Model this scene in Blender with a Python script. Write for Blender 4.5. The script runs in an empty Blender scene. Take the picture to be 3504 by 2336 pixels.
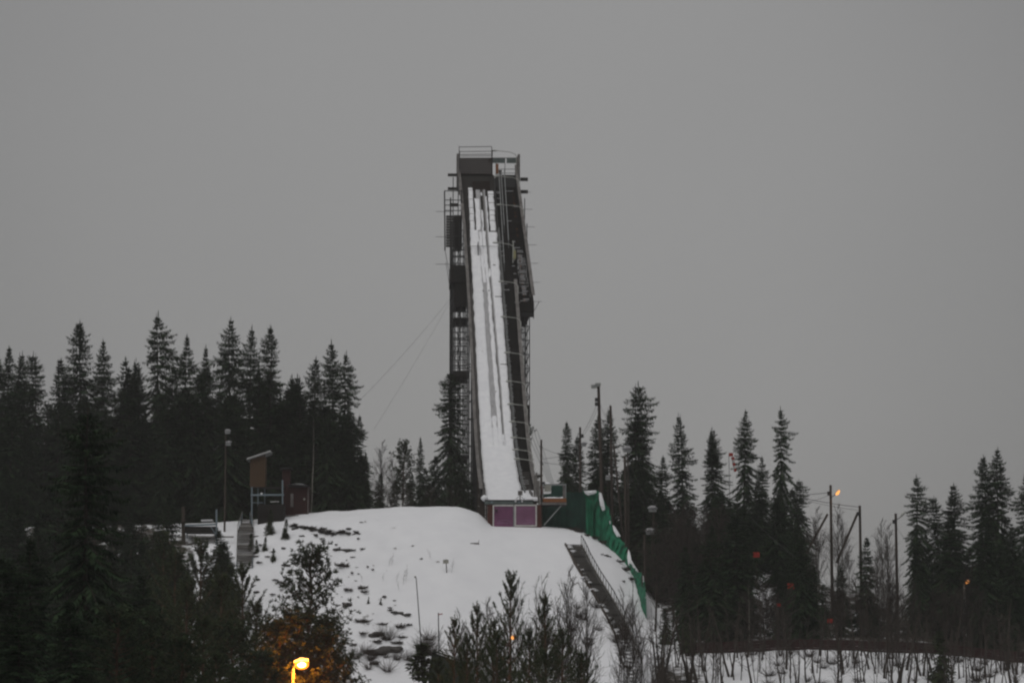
import bpy, math, random
from mathutils import Vector, Matrix, noise
random.seed(7)
rnd = random.random
def ru(a, b): return a + (b - a) * random.random()

SC = bpy.context.scene
COL = SC.collection

# ------------------------------------------------------------------ camera
FPX = 9733.0                                   # focal length in photo pixels (100 mm on 36 mm)
TH = math.atan((2500 - 1168) / FPX)            # upward pitch
CT, ST = math.cos(TH), math.sin(TH)
cam_d = bpy.data.cameras.new('camera')
cam_d.lens = 100.0; cam_d.sensor_width = 36.0; cam_d.clip_start = 0.5; cam_d.clip_end = 20000
cam = bpy.data.objects.new('camera', cam_d); COL.objects.link(cam)
cam.location = (0, 0, 0); cam.rotation_euler = (math.pi / 2 + TH, 0, 0)
SC.camera = cam

# ------------------------------------------------------------------ sky and light
SUN_EL, SUN_AZ = math.radians(62), math.radians(200)
world = bpy.data.worlds.new('World'); SC.world = world; world.use_nodes = True
nt = world.node_tree; nt.nodes.clear()
def N(t, typ, **kw):
    n = t.nodes.new(typ)
    for k, v in kw.items(): setattr(n, k, v)
    return n
wo = N(nt, 'ShaderNodeOutputWorld'); bg = N(nt, 'ShaderNodeBackground')
sky = N(nt, 'ShaderNodeTexSky', sky_type='NISHITA', sun_disc=False)
sky.sun_elevation = SUN_EL; sky.sun_rotation = SUN_AZ; sky.air_density = 1.0; sky.dust_density = 6.0
bw = N(nt, 'ShaderNodeRGBToBW')
tc = N(nt, 'ShaderNodeTexCoord')
cl = N(nt, 'ShaderNodeTexNoise'); cl.inputs['Scale'].default_value = 2.2; cl.inputs['Detail'].default_value = 3.0
cr = N(nt, 'ShaderNodeMapRange'); cr.inputs[1].default_value = 0.3; cr.inputs[2].default_value = 0.7
cr.inputs[3].default_value = 2.25; cr.inputs[4].default_value = 2.72
mx = N(nt, 'ShaderNodeMix', data_type='RGBA')
mx.inputs[0].default_value = 0.955                 # the cloud deck hides nearly all of the clear sky
tint = N(nt, 'ShaderNodeMix', data_type='RGBA', blend_type='MULTIPLY'); tint.inputs[0].default_value = 1.0
tint.inputs[7].default_value = (1.0, 0.988, 0.976, 1)
cmap = N(nt, 'ShaderNodeMapping'); cmap.inputs['Location'].default_value = (3.3, 1.2, 0.4)
nt.links.new(tc.outputs['Generated'], cmap.inputs['Vector']); nt.links.new(cmap.outputs[0], cl.inputs['Vector'])
nt.links.new(cl.outputs['Fac'], cr.inputs[0])
nt.links.new(sky.outputs[0], mx.inputs[6])
# lens vignetting put into the sky colour: brighter behind the hill, darker around it
dt = N(nt, 'ShaderNodeVectorMath', operation='DOT_PRODUCT'); dt.inputs[1].default_value = Vector((-0.01, 1.0, 0.17)).normalized()
thin = N(nt, 'ShaderNodeMapRange', interpolation_type='SMOOTHSTEP'); thin.inputs[1].default_value = 0.970; thin.inputs[2].default_value = 1.0; thin.inputs[3].default_value = 0.76; thin.inputs[4].default_value = 0.985
mul = N(nt, 'ShaderNodeMath', operation='MULTIPLY')
nt.links.new(tc.outputs['Generated'], dt.inputs[0]); nt.links.new(dt.outputs['Value'], thin.inputs[0])
nt.links.new(cr.outputs[0], mul.inputs[0]); nt.links.new(thin.outputs[0], mul.inputs[1]); nt.links.new(mul.outputs[0], mx.inputs[7])
nt.links.new(mx.outputs[2], tint.inputs[6])
nt.links.new(tint.outputs[2], bg.inputs[0])
bg.inputs[1].default_value = 0.119
nt.links.new(bg.outputs[0], wo.inputs[0])

sun_d = bpy.data.lights.new('sun', 'SUN'); sun_d.energy = 1.12; sun_d.angle = math.radians(60); sun_d.color = (1.0, 0.985, 0.97)
sun = bpy.data.objects.new('sun', sun_d); COL.objects.link(sun)
sd = Vector((math.sin(SUN_AZ) * math.cos(SUN_EL), math.cos(SUN_AZ) * math.cos(SUN_EL), math.sin(SUN_EL)))
sun.rotation_euler = sd.to_track_quat('Z', 'Y').to_euler()
SC.cycles.filter_width = 2.3            # the lens is soft in the damp air
vs = SC.view_settings
vs.view_transform = 'Standard'; vs.look = 'None'; vs.exposure = 0.0; vs.gamma = 1.0; vs.use_curve_mapping = False

# ------------------------------------------------------------------ helpers
def P(px, py, Y):
    u = (px - 1752) / FPX; v = (1168 - py) / FPX
    y = CT - ST * v; z = ST + CT * v
    return Vector((u * Y / y, Y, z * Y / y))

def lerp(a, b, t): return a + (b - a) * t
def smooth(a, b, x):
    t = max(0.0, min(1.0, (x - a) / (b - a))); return t * t * (3 - 2 * t)
def interp(x, xs, ys):
    if x <= xs[0]: return ys[0]
    for i in range(1, len(xs)):
        if x <= xs[i]:
            return ys[i-1] + (ys[i] - ys[i-1]) * (x - xs[i-1]) / (xs[i] - xs[i-1])
    return ys[-1]

MATS = {}
def mat(name, c1, c2=None, scale=3.0, rough=0.8, bump=0.0, stretch=(1, 1, 1), spec=0.2, metal=0.0, detail=4.0, coord='Object', lo=0.35, hi=0.65):
    m = bpy.data.materials.new(name); m.use_nodes = True
    t = m.node_tree; b = t.nodes['Principled BSDF']
    b.inputs['Roughness'].default_value = rough; b.inputs['Metallic'].default_value = metal
    b.inputs['Specular IOR Level'].default_value = spec
    c2 = c2 or tuple(x * 0.6 for x in c1)
    co = N(t, 'ShaderNodeTexCoord'); mp = N(t, 'ShaderNodeMapping'); mp.inputs['Scale'].default_value = stretch
    nz = N(t, 'ShaderNodeTexNoise'); nz.inputs['Scale'].default_value = scale; nz.inputs['Detail'].default_value = detail
    r = N(t, 'ShaderNodeValToRGB'); r.color_ramp.elements[0].position = lo; r.color_ramp.elements[1].position = hi
    r.color_ramp.elements[0].color = (*c2, 1); r.color_ramp.elements[1].color = (*c1, 1)
    t.links.new(co.outputs[coord], mp.inputs[0]); t.links.new(mp.outputs[0], nz.inputs['Vector'])
    t.links.new(nz.outputs['Fac'], r.inputs[0]); t.links.new(r.outputs[0], b.inputs['Base Color'])
    if bump:
        bp = N(t, 'ShaderNodeBump'); bp.inputs['Strength'].default_value = bump; bp.inputs['Distance'].default_value = 0.05
        t.links.new(nz.outputs['Fac'], bp.inputs['Height']); t.links.new(bp.outputs[0], b.inputs['Normal'])
    MATS[name] = m; return m
def emit(name, col, strength):
    m = bpy.data.materials.new(name); m.use_nodes = True; t = m.node_tree; t.nodes.clear()
    o = N(t, 'ShaderNodeOutputMaterial'); e = N(t, 'ShaderNodeEmission')
    e.inputs[0].default_value = (*col, 1); e.inputs[1].default_value = strength
    t.links.new(e.outputs[0], o.inputs[0]); MATS[name] = m; return m

mat('snow', (0.80, 0.81, 0.83), (0.72, 0.73, 0.76), scale=1.2, rough=0.7, bump=0.25, spec=0.3)
mat('dirty_snow', (0.62, 0.62, 0.62), (0.45, 0.44, 0.43), scale=2.0, rough=0.7, bump=0.2)
mat('track_ice', (0.40, 0.40, 0.41), (0.30, 0.30, 0.31), scale=1.5, rough=0.5, stretch=(3, 0.2, 1))
mat('groove', (0.20, 0.195, 0.19), (0.11, 0.105, 0.10), scale=2.0, stretch=(4, 0.4, 1))
mat('dark_wood', (0.026, 0.022, 0.019), (0.010, 0.010, 0.009), scale=2.0, stretch=(1, 6, 6))
mat('brown_board', (0.034, 0.019, 0.014), (0.012, 0.009, 0.008), scale=2.5, stretch=(0.6, 6, 6))
mat('step_wood', (0.040, 0.034, 0.028), (0.016, 0.016, 0.015), scale=2.4, stretch=(0.5, 4, 4))
mat('grey_wood', (0.20, 0.19, 0.175), (0.11, 0.105, 0.10), scale=2.0, stretch=(1, 5, 5))
mat('rail_grey', (0.175, 0.165, 0.158), (0.10, 0.094, 0.09), scale=0.8, stretch=(2, 0.6, 2))
mat('steel_dark', (0.036, 0.036, 0.036), (0.018, 0.019, 0.020), scale=1.3, rough=0.6, spec=0.3)
mat('steel_grey', (0.27, 0.28, 0.28), (0.17, 0.18, 0.18), scale=3.0, rough=0.5, spec=0.4)
mat('lamp_paint', (0.46, 0.47, 0.44), (0.34, 0.35, 0.32), scale=3.0, rough=0.5)
mat('blue_steel', (0.22, 0.27, 0.30), (0.13, 0.17, 0.19), scale=1.5, rough=0.5)
mat('green_sheet', (0.13, 0.16, 0.155), (0.085, 0.11, 0.105), scale=1.5, rough=0.6)
mat('rust_orange', (0.26, 0.10, 0.035), (0.16, 0.065, 0.025), scale=2.5)
mat('purple', (0.155, 0.050, 0.115), (0.115, 0.040, 0.088), scale=1.1, rough=0.5, detail=6, spec=0.35)
mat('purple_pale', (0.185, 0.078, 0.145), (0.145, 0.058, 0.11), scale=1.1, rough=0.5, detail=6, spec=0.35)
mat('white_paint', (0.56, 0.55, 0.53), (0.42, 0.41, 0.40), scale=4.0, rough=0.5)
mat('faint_print', (0.30, 0.20, 0.30), (0.22, 0.13, 0.21), scale=6.0)
mat('dark_red', (0.085, 0.030, 0.022), (0.055, 0.022, 0.018), scale=3.0, stretch=(5, 5, 0.8))
mat('hut_red', (0.044, 0.015, 0.013), (0.026, 0.012, 0.011), scale=3.0, stretch=(5, 5, 0.8))
mat('barrier_red', (0.040, 0.014, 0.013), (0.024, 0.011, 0.011), scale=1.5)
mat('sign_red', (0.34, 0.030, 0.020), (0.25, 0.025, 0.018), scale=3.0)
mat('cabin_wood', (0.105, 0.064, 0.034), (0.064, 0.041, 0.024), scale=3.0, stretch=(6, 6, 0.6))
mat('net_shaded', (0.016, 0.058, 0.042), (0.012, 0.034, 0.028), scale=0.8, rough=0.9)  # shade on the hanging net put into this darker green; wind screen shares it
mat('net_lit', (0.016, 0.175, 0.092), (0.010, 0.095, 0.052), scale=1.2, rough=0.7)  # light on the net's outer fold put into this brighter green
mat('pole_wood', (0.075, 0.058, 0.046), (0.040, 0.033, 0.028), scale=2.0, stretch=(6, 6, 0.5))
mat('lamp_snow', (0.36, 0.36, 0.37), (0.20, 0.20, 0.21), scale=3.0)
mat('cable', (0.06, 0.06, 0.06))
mat('plate_black', (0.02, 0.02, 0.02))
mat('box_grey', (0.34, 0.34, 0.30), (0.26, 0.26, 0.23))
mat('box_yellow', (0.36, 0.34, 0.18), (0.26, 0.25, 0.14))
mat('bark', (0.060, 0.048, 0.038), (0.030, 0.025, 0.021), scale=6.0, stretch=(1, 1, 0.3))
mat('pine_bark', (0.10, 0.058, 0.034), (0.05, 0.034, 0.024), scale=5.0)
mat('birch_bark', (0.34, 0.32, 0.28), (0.10, 0.085, 0.07), scale=4.0, stretch=(1, 1, 2.0), lo=0.30, hi=0.55)
mat('twig', (0.052, 0.042, 0.034), (0.028, 0.023, 0.020), scale=3.0)
mat('spruce_needle', (0.036, 0.060, 0.028), (0.014, 0.028, 0.015), scale=0.9, rough=0.9, spec=0.05)
mat('pine_needle', (0.050, 0.068, 0.034), (0.022, 0.034, 0.019), scale=0.9, rough=0.9, spec=0.05)
mat('young_needle', (0.060, 0.078, 0.036), (0.026, 0.038, 0.020), scale=1.2, rough=0.9, spec=0.05)
mat('dry_grass', (0.16, 0.12, 0.075), (0.08, 0.06, 0.042), scale=3.0)
mat('heather', (0.050, 0.042, 0.034), (0.025, 0.022, 0.020), scale=3.0)
mat('rock', (0.085, 0.080, 0.075), (0.035, 0.034, 0.033), scale=2.0, bump=0.5)
mat('roof_green', (0.045, 0.058, 0.042), (0.028, 0.036, 0.028), scale=2.0)
emit('lamp_glow', (1.0, 0.27, 0.018), 2.6)  # orange halo tone put into the near lamp's bowl
emit('lamp_core', (1.0, 0.62, 0.22), 14.0)
emit('lamp_glow_far', (1.0, 0.40, 0.10), 1.6)

CUBE_F = [(0,1,3,2),(4,6,7,5),(0,4,5,1),(2,3,7,6),(0,2,6,4),(1,5,7,3)]
class MB:
    def __init__(s): s.v = []; s.f = []
    def face(s, pts):
        pts = list(pts); n = len(s.v); s.v += [tuple(p) for p in pts]; s.f.append(tuple(range(n, n + len(pts))))
    def box(s, a, b):
        n = len(s.v)
        for x in (a[0], b[0]):
            for y in (a[1], b[1]):
                for z in (a[2], b[2]): s.v.append((x, y, z))
        s.f += [tuple(n + i for i in q) for q in CUBE_F]
    def bar(s, p, q, w, d=None):
        d = d or w; p = Vector(p); q = Vector(q); ax = (q - p).normalized()
        up = Vector((0, 0, 1)) if abs(ax.z) < 0.95 else Vector((1, 0, 0))
        a = ax.cross(up).normalized() * w / 2; b = a.cross(ax).normalized() * d / 2
        n = len(s.v)
        for e in (p, q):
            for i in (-1, 1):
                for j in (-1, 1): s.v.append(tuple(e + a * i + b * j))
        s.f += [tuple(n + i for i in q_) for q_ in CUBE_F]
    def tube(s, pts, rads, k=6, cap=True):
        pts = [Vector(p) for p in pts]; n0 = len(s.v)
        for i, p in enumerate(pts):
            ax = (pts[min(i+1, len(pts)-1)] - pts[max(i-1, 0)])
            if ax.length < 1e-6: ax = Vector((0, 0, 1))
            ax.normalize()
            up = Vector((0, 0, 1)) if abs(ax.z) < 0.9 else Vector((1, 0, 0))
            a = ax.cross(up).normalized(); b = ax.cross(a)
            r = rads[i] if hasattr(rads, '__len__') else rads
            for j in range(k):
                t = 2 * math.pi * j / k
                s.v.append(tuple(p + a * (r * math.cos(t)) + b * (r * math.sin(t))))
        for i in range(len(pts) - 1):
            for j in range(k):
                j2 = (j + 1) % k
                s.f.append((n0 + i*k + j, n0 + i*k + j2, n0 + (i+1)*k + j2, n0 + (i+1)*k + j))
        if cap and k > 2:
            s.f.append(tuple(n0 + j for j in reversed(range(k))))
            s.f.append(tuple(n0 + (len(pts)-1)*k + j for j in range(k)))
    def ball(s, c, r, seg=8, rings=6, sq=(1, 1, 1), jit=0.0):
        n0 = len(s.v); c = Vector(c)
        for i in range(rings + 1):
            ph = math.pi * i / rings
            for j in range(seg):
                th = 2 * math.pi * j / seg; k = 1 + ru(-jit, jit)
                s.v.append((c.x + r*sq[0]*k*math.sin(ph)*math.cos(th), c.y + r*sq[1]*k*math.sin(ph)*math.sin(th), c.z + r*sq[2]*k*math.cos(ph)))
        for i in range(rings):
            for j in range(seg):
                j2 = (j + 1) % seg
                s.f.append((n0+i*seg+j, n0+(i+1)*seg+j, n0+(i+1)*seg+j2, n0+i*seg+j2))
    def grid(s, rows):
        n0 = len(s.v); w = len(rows[0])
        for r in rows: s.v += [tuple(p) for p in r]
        for i in range(len(rows) - 1):
            for j in range(w - 1):
                s.f.append((n0+i*w+j, n0+i*w+j+1, n0+(i+1)*w+j+1, n0+(i+1)*w+j))
    def mesh(s, name, m, off=(0, 0, 0), smooth_=False):
        me = bpy.data.meshes.new(name)
        if any(off): vv = [(x-off[0], y-off[1], z-off[2]) for x, y, z in s.v]
        else: vv = s.v
        me.from_pydata(vv, [], s.f)
        me.materials.append(MATS[m] if isinstance(m, str) else m)
        if smooth_: me.polygons.foreach_set('use_smooth', [True] * len(me.polygons))
        me.update(); return me

def link(name, me, parent=None):
    o = bpy.data.objects.new(name, me); COL.objects.link(o)
    if parent: o.parent = parent
    return o
def tag(o, label=None, cat=None, group=None, kind=None):
    if label: o['label'] = label
    if cat: o['category'] = cat
    if group: o['group'] = group
    if kind: o['kind'] = kind
    return o
def thing(name, label, cat, loc=(0, 0, 0), group=None, rz=0):
    o = bpy.data.objects.new(name, None); COL.objects.link(o); o.location = loc; o.rotation_euler = (0, 0, rz)
    o.empty_display_size = 0.3
    return tag(o, label, cat, group)
def wpart(name, mb, m, root, parent=None, smooth_=False, kind=None):
    """part from world coordinates under an unrotated root"""
    off = root.location if parent is None else root.location
    o = link(name, mb.mesh(name, m, off, smooth_), parent or root)
    if kind: o['kind'] = kind
    return o
def lpart(name, mb, m, root, smooth_=False, kind=None, label=None):
    o = link(name, mb.mesh(name, m, (0, 0, 0), smooth_), root)
    if kind: o['kind'] = kind
    if label: o['label'] = label
    return o
def copy_tree(o, parent=None):
    c = o.copy(); COL.objects.link(c); c.parent = parent
    for ch in o.children: copy_tree(ch, c)
    return c
UNIT = {}
def unit(m):
    if m not in UNIT:
        b = MB(); b.box((-.5, -.5, -.5), (.5, .5, .5)); UNIT[m] = b.mesh('member_' + m, m)
    return UNIT[m]
def member(name, p, q, w, d, m, root, parent=None):
    """a straight bar as its own object sharing one unit mesh; p, q in the root's local space"""
    p = Vector(p); q = Vector(q)
    o = link(name, unit(m), parent or root); ax = q - p
    o.location = (p + q) / 2
    o.rotation_mode = 'QUATERNION'; o.rotation_quaternion = ax.to_track_quat('Z', 'Y')
    o.scale = (w, d, ax.length); return o
def wmember(name, p, q, w, d, m, root):
    L = root.location; return member(name, Vector(p) - L, Vector(q) - L, w, d, m, root)

# ------------------------------------------------------------------ terrain
TOP = [(-2500, 1880), (-600, 1830), (0, 1808), (400, 1798), (600, 1792), (850, 1782), (905, 1775), (960, 1764), (1030, 1757), (1100, 1751), (1180, 1747),
       (1250, 1742), (1330, 1737), (1400, 1735), (1480, 1734), (1560, 1735), (1600, 1741), (1640, 1756), (1668, 1782), (1685, 1796), (1860, 1800),
       (1930, 1806), (1990, 1820), (2040, 1845), (2100, 1885), (2160, 1960), (2240, 2100), (2400, 2330), (6000, 2600)]
TX = [P(a, b, 351).x for a, b in TOP]; TZ = [P(a, b, 351).z for a, b in TOP]
DR = [0.0]
for i in range(400):
    t = i * 0.25
    a = interp(t, [0, 5, 14, 40, 58, 64], [10, 16, 33, 34, 4, 0])
    DR.append(DR[-1] + 0.25 * math.tan(math.radians(a)))
def drop(t):
    if t <= 0: return 0.0
    i = min(int(t / 0.25), 398); return lerp(DR[i], DR[i+1], (t - i * 0.25) / 0.25) if t < 99 else DR[399]
FY = [-50, 0, 60, 150, 240, 268, 284, 300, 303, 325, 350, 380, 430, 600, 1500]
FZ = [-2, -1.7, -1.5, -0.8, -1.0, -0.3, 4.0, 8.0, 8.3, 11.0, 15.5, 18.0, 18.5, 6, -9]
def widen(Y): return 1 + 0.0125 * max(0, min(351 - Y, 60))
def ground_z(x, Y, fine=True):
    xw = x / widen(Y) if x > 0 else x / (1 + 0.003 * max(0, min(351 - Y, 60)))
    zt = interp(xw, TX, TZ)
    if Y < 350 and -8 < xw < 6: zt = lerp(zt, interp(xw, [TX[15], TX[21]], [TZ[15], TZ[21]]) if xw < TX[21] else zt, smooth(350, 338, Y))
    if Y >= 351:
        zl = zt - 0.012 * (Y - 351) if Y < 470 else zt - 1.43 - min(0.05 * (Y - 470), zt + 8)
    else:
        zl = max(zt - drop(351 - Y), -2.5 + 0.4 * smooth(200, 280, Y))
    zr = interp(Y, FY, FZ)
    zr += 4.0 * math.exp(-((x - 30) / 14.0) ** 2) * smooth(318, 350, Y) - 3.5 * smooth(30, 60, x) * smooth(310, 350, Y)
    if Y < 322: zr += (0.4 * math.exp(-((x - 31) / 8.0) ** 2) - 1.0 * smooth(42, 56, x)) * smooth(280, 298, Y)
    w = smooth(7, 15, x)
    if Y < 300: w = max(w, 0)
    zr = zr * w + (-60) * (1 - w)
    d = zl - zr
    z = zl if d > 1.5 else zr if d < -1.5 else max(zl, zr) + 0.25 * (1.5 - abs(d)) ** 2 / 3
    if fine:
        n1 = noise.noise(Vector((x * 0.09, Y * 0.09, 3.1)))
        n2 = noise.noise(Vector((x * 0.45, Y * 0.45, 9.7)))
        n3 = noise.noise(Vector((x * 1.3, Y * 1.3, 5.2)))
        rough = 0.42 + 1.9 * smooth(-9, -16, x) * smooth(347, 339, Y) + 0.5 * smooth(9, 16, x)
        cr = smooth(1.0, 4.0, abs(Y - 349)) if -2 < x < 8 else 1.0
        z += 0.16 * abs(noise.noise(Vector((x * .33, 2.2, 7.7)))) * smooth(344, 350, Y) * smooth(-5, -8, x) * (1 - smooth(354, 360, Y))
        md = smooth(-8, -13, x) * smooth(347, 340, Y)
        if md > 0: z += md * .55 * max(0, noise.noise(Vector((x * .27, Y * .27, 6.1))) - .05)
        z += cr * (0.10 * n1 + rough * (0.16 * n2 + 0.10 * n3))
    return z

def axis(segs):
    out = [segs[0][0]]
    for a, b, st in segs:
        n = max(1, int(round((b - a) / st)))
        out += [a + (b - a) * (i + 1) / n for i in range(n)]
    return out
gx = axis([(-4000, -600, 850), (-600, -140, 40), (-140, -76, 8), (-76, -42, 1.6), (-42, 20, 0.55), (20, 76, 1.0), (76, 140, 8), (140, 600, 40), (600, 4000, 850)])
gy = axis([(-400, -40, 90), (-40, 200, 20), (200, 276, 5), (276, 302, 1.1), (302, 354, 0.5), (354, 380, 2.0), (380, 480, 8), (480, 900, 60), (900, 6000, 850)])
def snow_amount(x, Y):
    n = noise.noise(Vector((x * 0.16, Y * 0.16, 1.7))) + 0.6 * noise.noise(Vector((x * 0.5, Y * 0.5, 8.3)))
    # open landing hill and its crest are snow; the woods keep only patches over litter
    xe = 11.8 * widen(Y)
    hill = smooth(-40, -34, x + 3 * noise.noise(Vector((Y * .1, x * .1, 4.4)))) * (1 - smooth(xe + 1, xe + 5, x)) * smooth(292, 300, Y) * (1 - smooth(356, 362, Y))
    bank = smooth(18, 22, x) * smooth(270, 276, Y) * (1 - smooth(299, 301, Y))
    wood = 0.26 + 0.34 * n
    if x > 24 and x < 36 and 318 < Y < 350: wood += 0.35 * math.exp(-((x - 29.5) / 2.2) ** 2)
    open_ = max(hill, bank * (0.9 + 0.1 * n))
    scrub = 0.0
    if hill > 0.5: scrub = 0.55 * smooth(0.42, 0.75, n) * smooth(-6, -14, x) * smooth(345, 336, Y)
    return max(0.0, min(1.0, lerp(wood, 1.0 - scrub, open_)))
rows = []; att = []
for Y in gy:
    r = []
    for x in gx:
        r.append((x, Y, ground_z(x, Y))); att.append(snow_amount(x, Y))
    rows.append(r)
g = MB(); g.grid(rows)
gm = bpy.data.materials.new('ground'); gm.use_nodes = True
t = gm.node_tree; b = t.nodes['Principled BSDF']; b.inputs['Roughness'].default_value = 0.75; b.inputs['Specular IOR Level'].default_value = 0.25
at = N(t, 'ShaderNodeAttribute', attribute_name='snow_amount')
co = N(t, 'ShaderNodeTexCoord'); nz = N(t, 'ShaderNodeTexNoise'); nz.inputs['Scale'].default_value = 1.1; nz.inputs['Detail'].default_value = 6
nz2 = N(t, 'ShaderNodeTexNoise'); nz2.inputs['Scale'].default_value = 0.35; nz2.inputs['Detail'].default_value = 5
ad = N(t, 'ShaderNodeMath', operation='ADD'); mr = N(t, 'ShaderNodeMapRange'); mr.inputs[1].default_value = 0.78; mr.inputs[2].default_value = 1.0
lit = N(t, 'ShaderNodeValToRGB'); lit.color_ramp.elements[0].color = (0.022, 0.019, 0.015, 1); lit.color_ramp.elements[1].color = (0.065, 0.052, 0.038, 1)
sn = N(t, 'ShaderNodeValToRGB'); sn.color_ramp.elements[0].color = (0.70, 0.71, 0.74, 1); sn.color_ramp.elements[1].color = (0.82, 0.83, 0.85, 1)
mix = N(t, 'ShaderNodeMix', data_type='RGBA')
t.links.new(co.outputs['Object'], nz.inputs['Vector']); t.links.new(co.outputs['Object'], nz2.inputs['Vector'])
t.links.new(nz.outputs['Fac'], ad.inputs[0]); t.links.new(at.outputs['Fac'], ad.inputs[1]); t.links.new(ad.outputs[0], mr.inputs[0])
t.links.new(nz.outputs['Fac'], lit.inputs[0]); t.links.new(nz2.outputs['Fac'], sn.inputs[0])
t.links.new(mr.outputs[0], mix.inputs[0]); t.links.new(lit.outputs[0], mix.inputs[6]); t.links.new(sn.outputs[0], mix.inputs[7])
t.links.new(mix.outputs[2], b.inputs['Base Color'])
bp = N(t, 'ShaderNodeBump'); bp.inputs['Strength'].default_value = 0.35; bp.inputs['Distance'].default_value = 0.12
t.links.new(nz.outputs['Fac'], bp.inputs['Height']); t.links.new(bp.outputs[0], b.inputs['Normal'])
gme = g.mesh('snowy_ground', gm, smooth_=True)
a_ = gme.attributes.new('snow_amount', 'FLOAT', 'POINT'); a_.data.foreach_set('value', att)
tag(link('ground', gme), 'snow covered ski jump hill with steep landing slope and wooded flanks', kind='structure')

# ------------------------------------------------------------------ ski jump inrun tower
AL = math.radians(2.7)
O = P(1735, 1708, 350)
RISE = [0.0]
for i in range(480):
    RISE.append(RISE[-1] + 0.25 * math.tan(math.radians(interp(i * 0.25, [0, 4, 38, 200], [10.5, 10.5, 37, 37]))))
def H(s):
    i = max(0, min(int(s / 0.25), 478)); return lerp(RISE[i], RISE[i+1], s / 0.25 - i)
def SL(s): return math.radians(interp(s, [0, 4, 38, 200], [10.5, 10.5, 37, 37]))
S_TOP = 92.5
jump = thing('ski_jump_tower', 'tall dark ski jump inrun with snowy track, stairs and lattice scaffold tower', 'ski jump', O, rz=AL)
def hw(s): return interp(s, [0, 3, 10, 40, 95], [2.6, 2.45, 2.3, 2.15, 2.05])     # half width of the snow
def ULW(s): return -hw(s) - interp(s, [0, 60, 80, 95], [0.5, 0.55, 0.75, 1.15])                                                    # inner face of the left wall
def srange(a, b, st):
    n = max(1, int(round((b - a) / st))); return [a + (b - a) * i / n for i in range(n + 1)]
def sweep(s0, s1, prof, st=1.5, m='steel_dark', name='deck'):
    """loft a closed section [(u(s), dh)...] along the inrun profile"""
    mb = MB(); ss = srange(s0, s1, st); k = len(prof(s0)); n0 = 0
    for s in ss:
        for u, dh in prof(s): mb.v.append((u, s, H(s) + dh))
    for i in range(len(ss) - 1):
        for j in range(k):
            j2 = (j + 1) % k; mb.f.append((i*k+j, i*k+j2, (i+1)*k+j2, (i+1)*k+j))
    mb.f.append(tuple(reversed(range(k)))); mb.f.append(tuple((len(ss)-1)*k + j for j in range(k)))
    return lpart(name, mb, m, jump)
def rect(u0, u1, d0, d1): return lambda s: [(u0(s) if callable(u0) else u0, d0), (u1(s) if callable(u1) else u1, d0), (u1(s) if callable(u1) else u1, d1), (u0(s) if callable(u0) else u0, d1)]
def UOUT(s): return interp(s, [0, 6, 20, 60], [3.6, 3.75, 3.9, 4.05])
sweep(0.3, 96, rect(ULW, lambda s: hw(s) + 0.25, -0.55, -0.12), name='inrun_deck', m='dark_wood')
for uo in (-2.3, 0.0, 2.2): sweep(8, 95, rect(uo - .15, uo + .15, -1.5, -0.56), name='stringer', m='steel_dark', st=3)
# left side wall with its broad capping board, inner snow guard
sweep(5, 95, rect(lambda s: ULW(s) - .10, ULW, -0.9, 0.85), name='side_wall', m='dark_wood')
sweep(4.5, 95.5, rect(lambda s: ULW(s) - .34, lambda s: ULW(s) + .10, 0.85, 0.93), name='wall_cap', m='rail_grey')
sweep(9, 66, rect(lambda s: -hw(s) - .28, lambda s: -hw(s) - .18, -0.1, 0.28), name='snow_guard', m='grey_wood')
# low rail between track and stairs
sweep(7, 95, rect(lambda s: hw(s) + .16, lambda s: hw(s) + .26, -0.3, 0.34), name='kerb_board', m='steel_dark')
sweep(7, 80, rect(lambda s: hw(s) + .13, lambda s: hw(s) + .20, 0.35, 0.42), name='guide_rail', m='steel_grey')
sweep(7, 80, rect(lambda s: hw(s) + .30, lambda s: hw(s) + .36, 0.55, 0.61), name='guide_rail', m='steel_grey')
# stair bed and outer walls
sweep(6.5, 96, rect(lambda s: hw(s) + .30, lambda s: UOUT(s) - .02, -1.0, -0.62), name='stair_bed', m='plate_black')
S_W = 60.0
sweep(5.5, S_W + 6, rect(lambda s: UOUT(s), lambda s: UOUT(s) + .10, -0.9, 0.88), name='side_wall', m='dark_wood')
sweep(5, S_W + 6, rect(lambda s: UOUT(s) - .08, lambda s: UOUT(s) + .42, 0.88, 0.96), name='wall_cap', m='rail_grey')
def U2(s): return interp(s, [S_W, 95], [6.55, 5.65])
sweep(S_W, 97, rect(lambda s: U2(s), lambda s: U2(s) + .12, -1.3, 0.95), name='side_wall', m='dark_wood')
sweep(S_W + 2, 97, rect(lambda s: U2(s) - .05, lambda s: U2(s) + .42, 0.95, 1.04), name='wall_cap', m='rail_grey')
sweep(S_W, 96, rect(3.66, lambda s: U2(s) - 1.45, -1.1, -0.46), name='stair_bed', m='plate_black')
sweep(75, 96, rect(lambda s: U2(s) - 1.45, lambda s: U2(s) - .01, -1.1, -0.46), name='stair_bed', m='plate_black')
sweep(S_W, 64, rect(lambda s: U2(s) - 1.45, lambda s: U2(s) - .01, -1.1, -0.46), name='stair_bed', m='plate_black')
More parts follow.
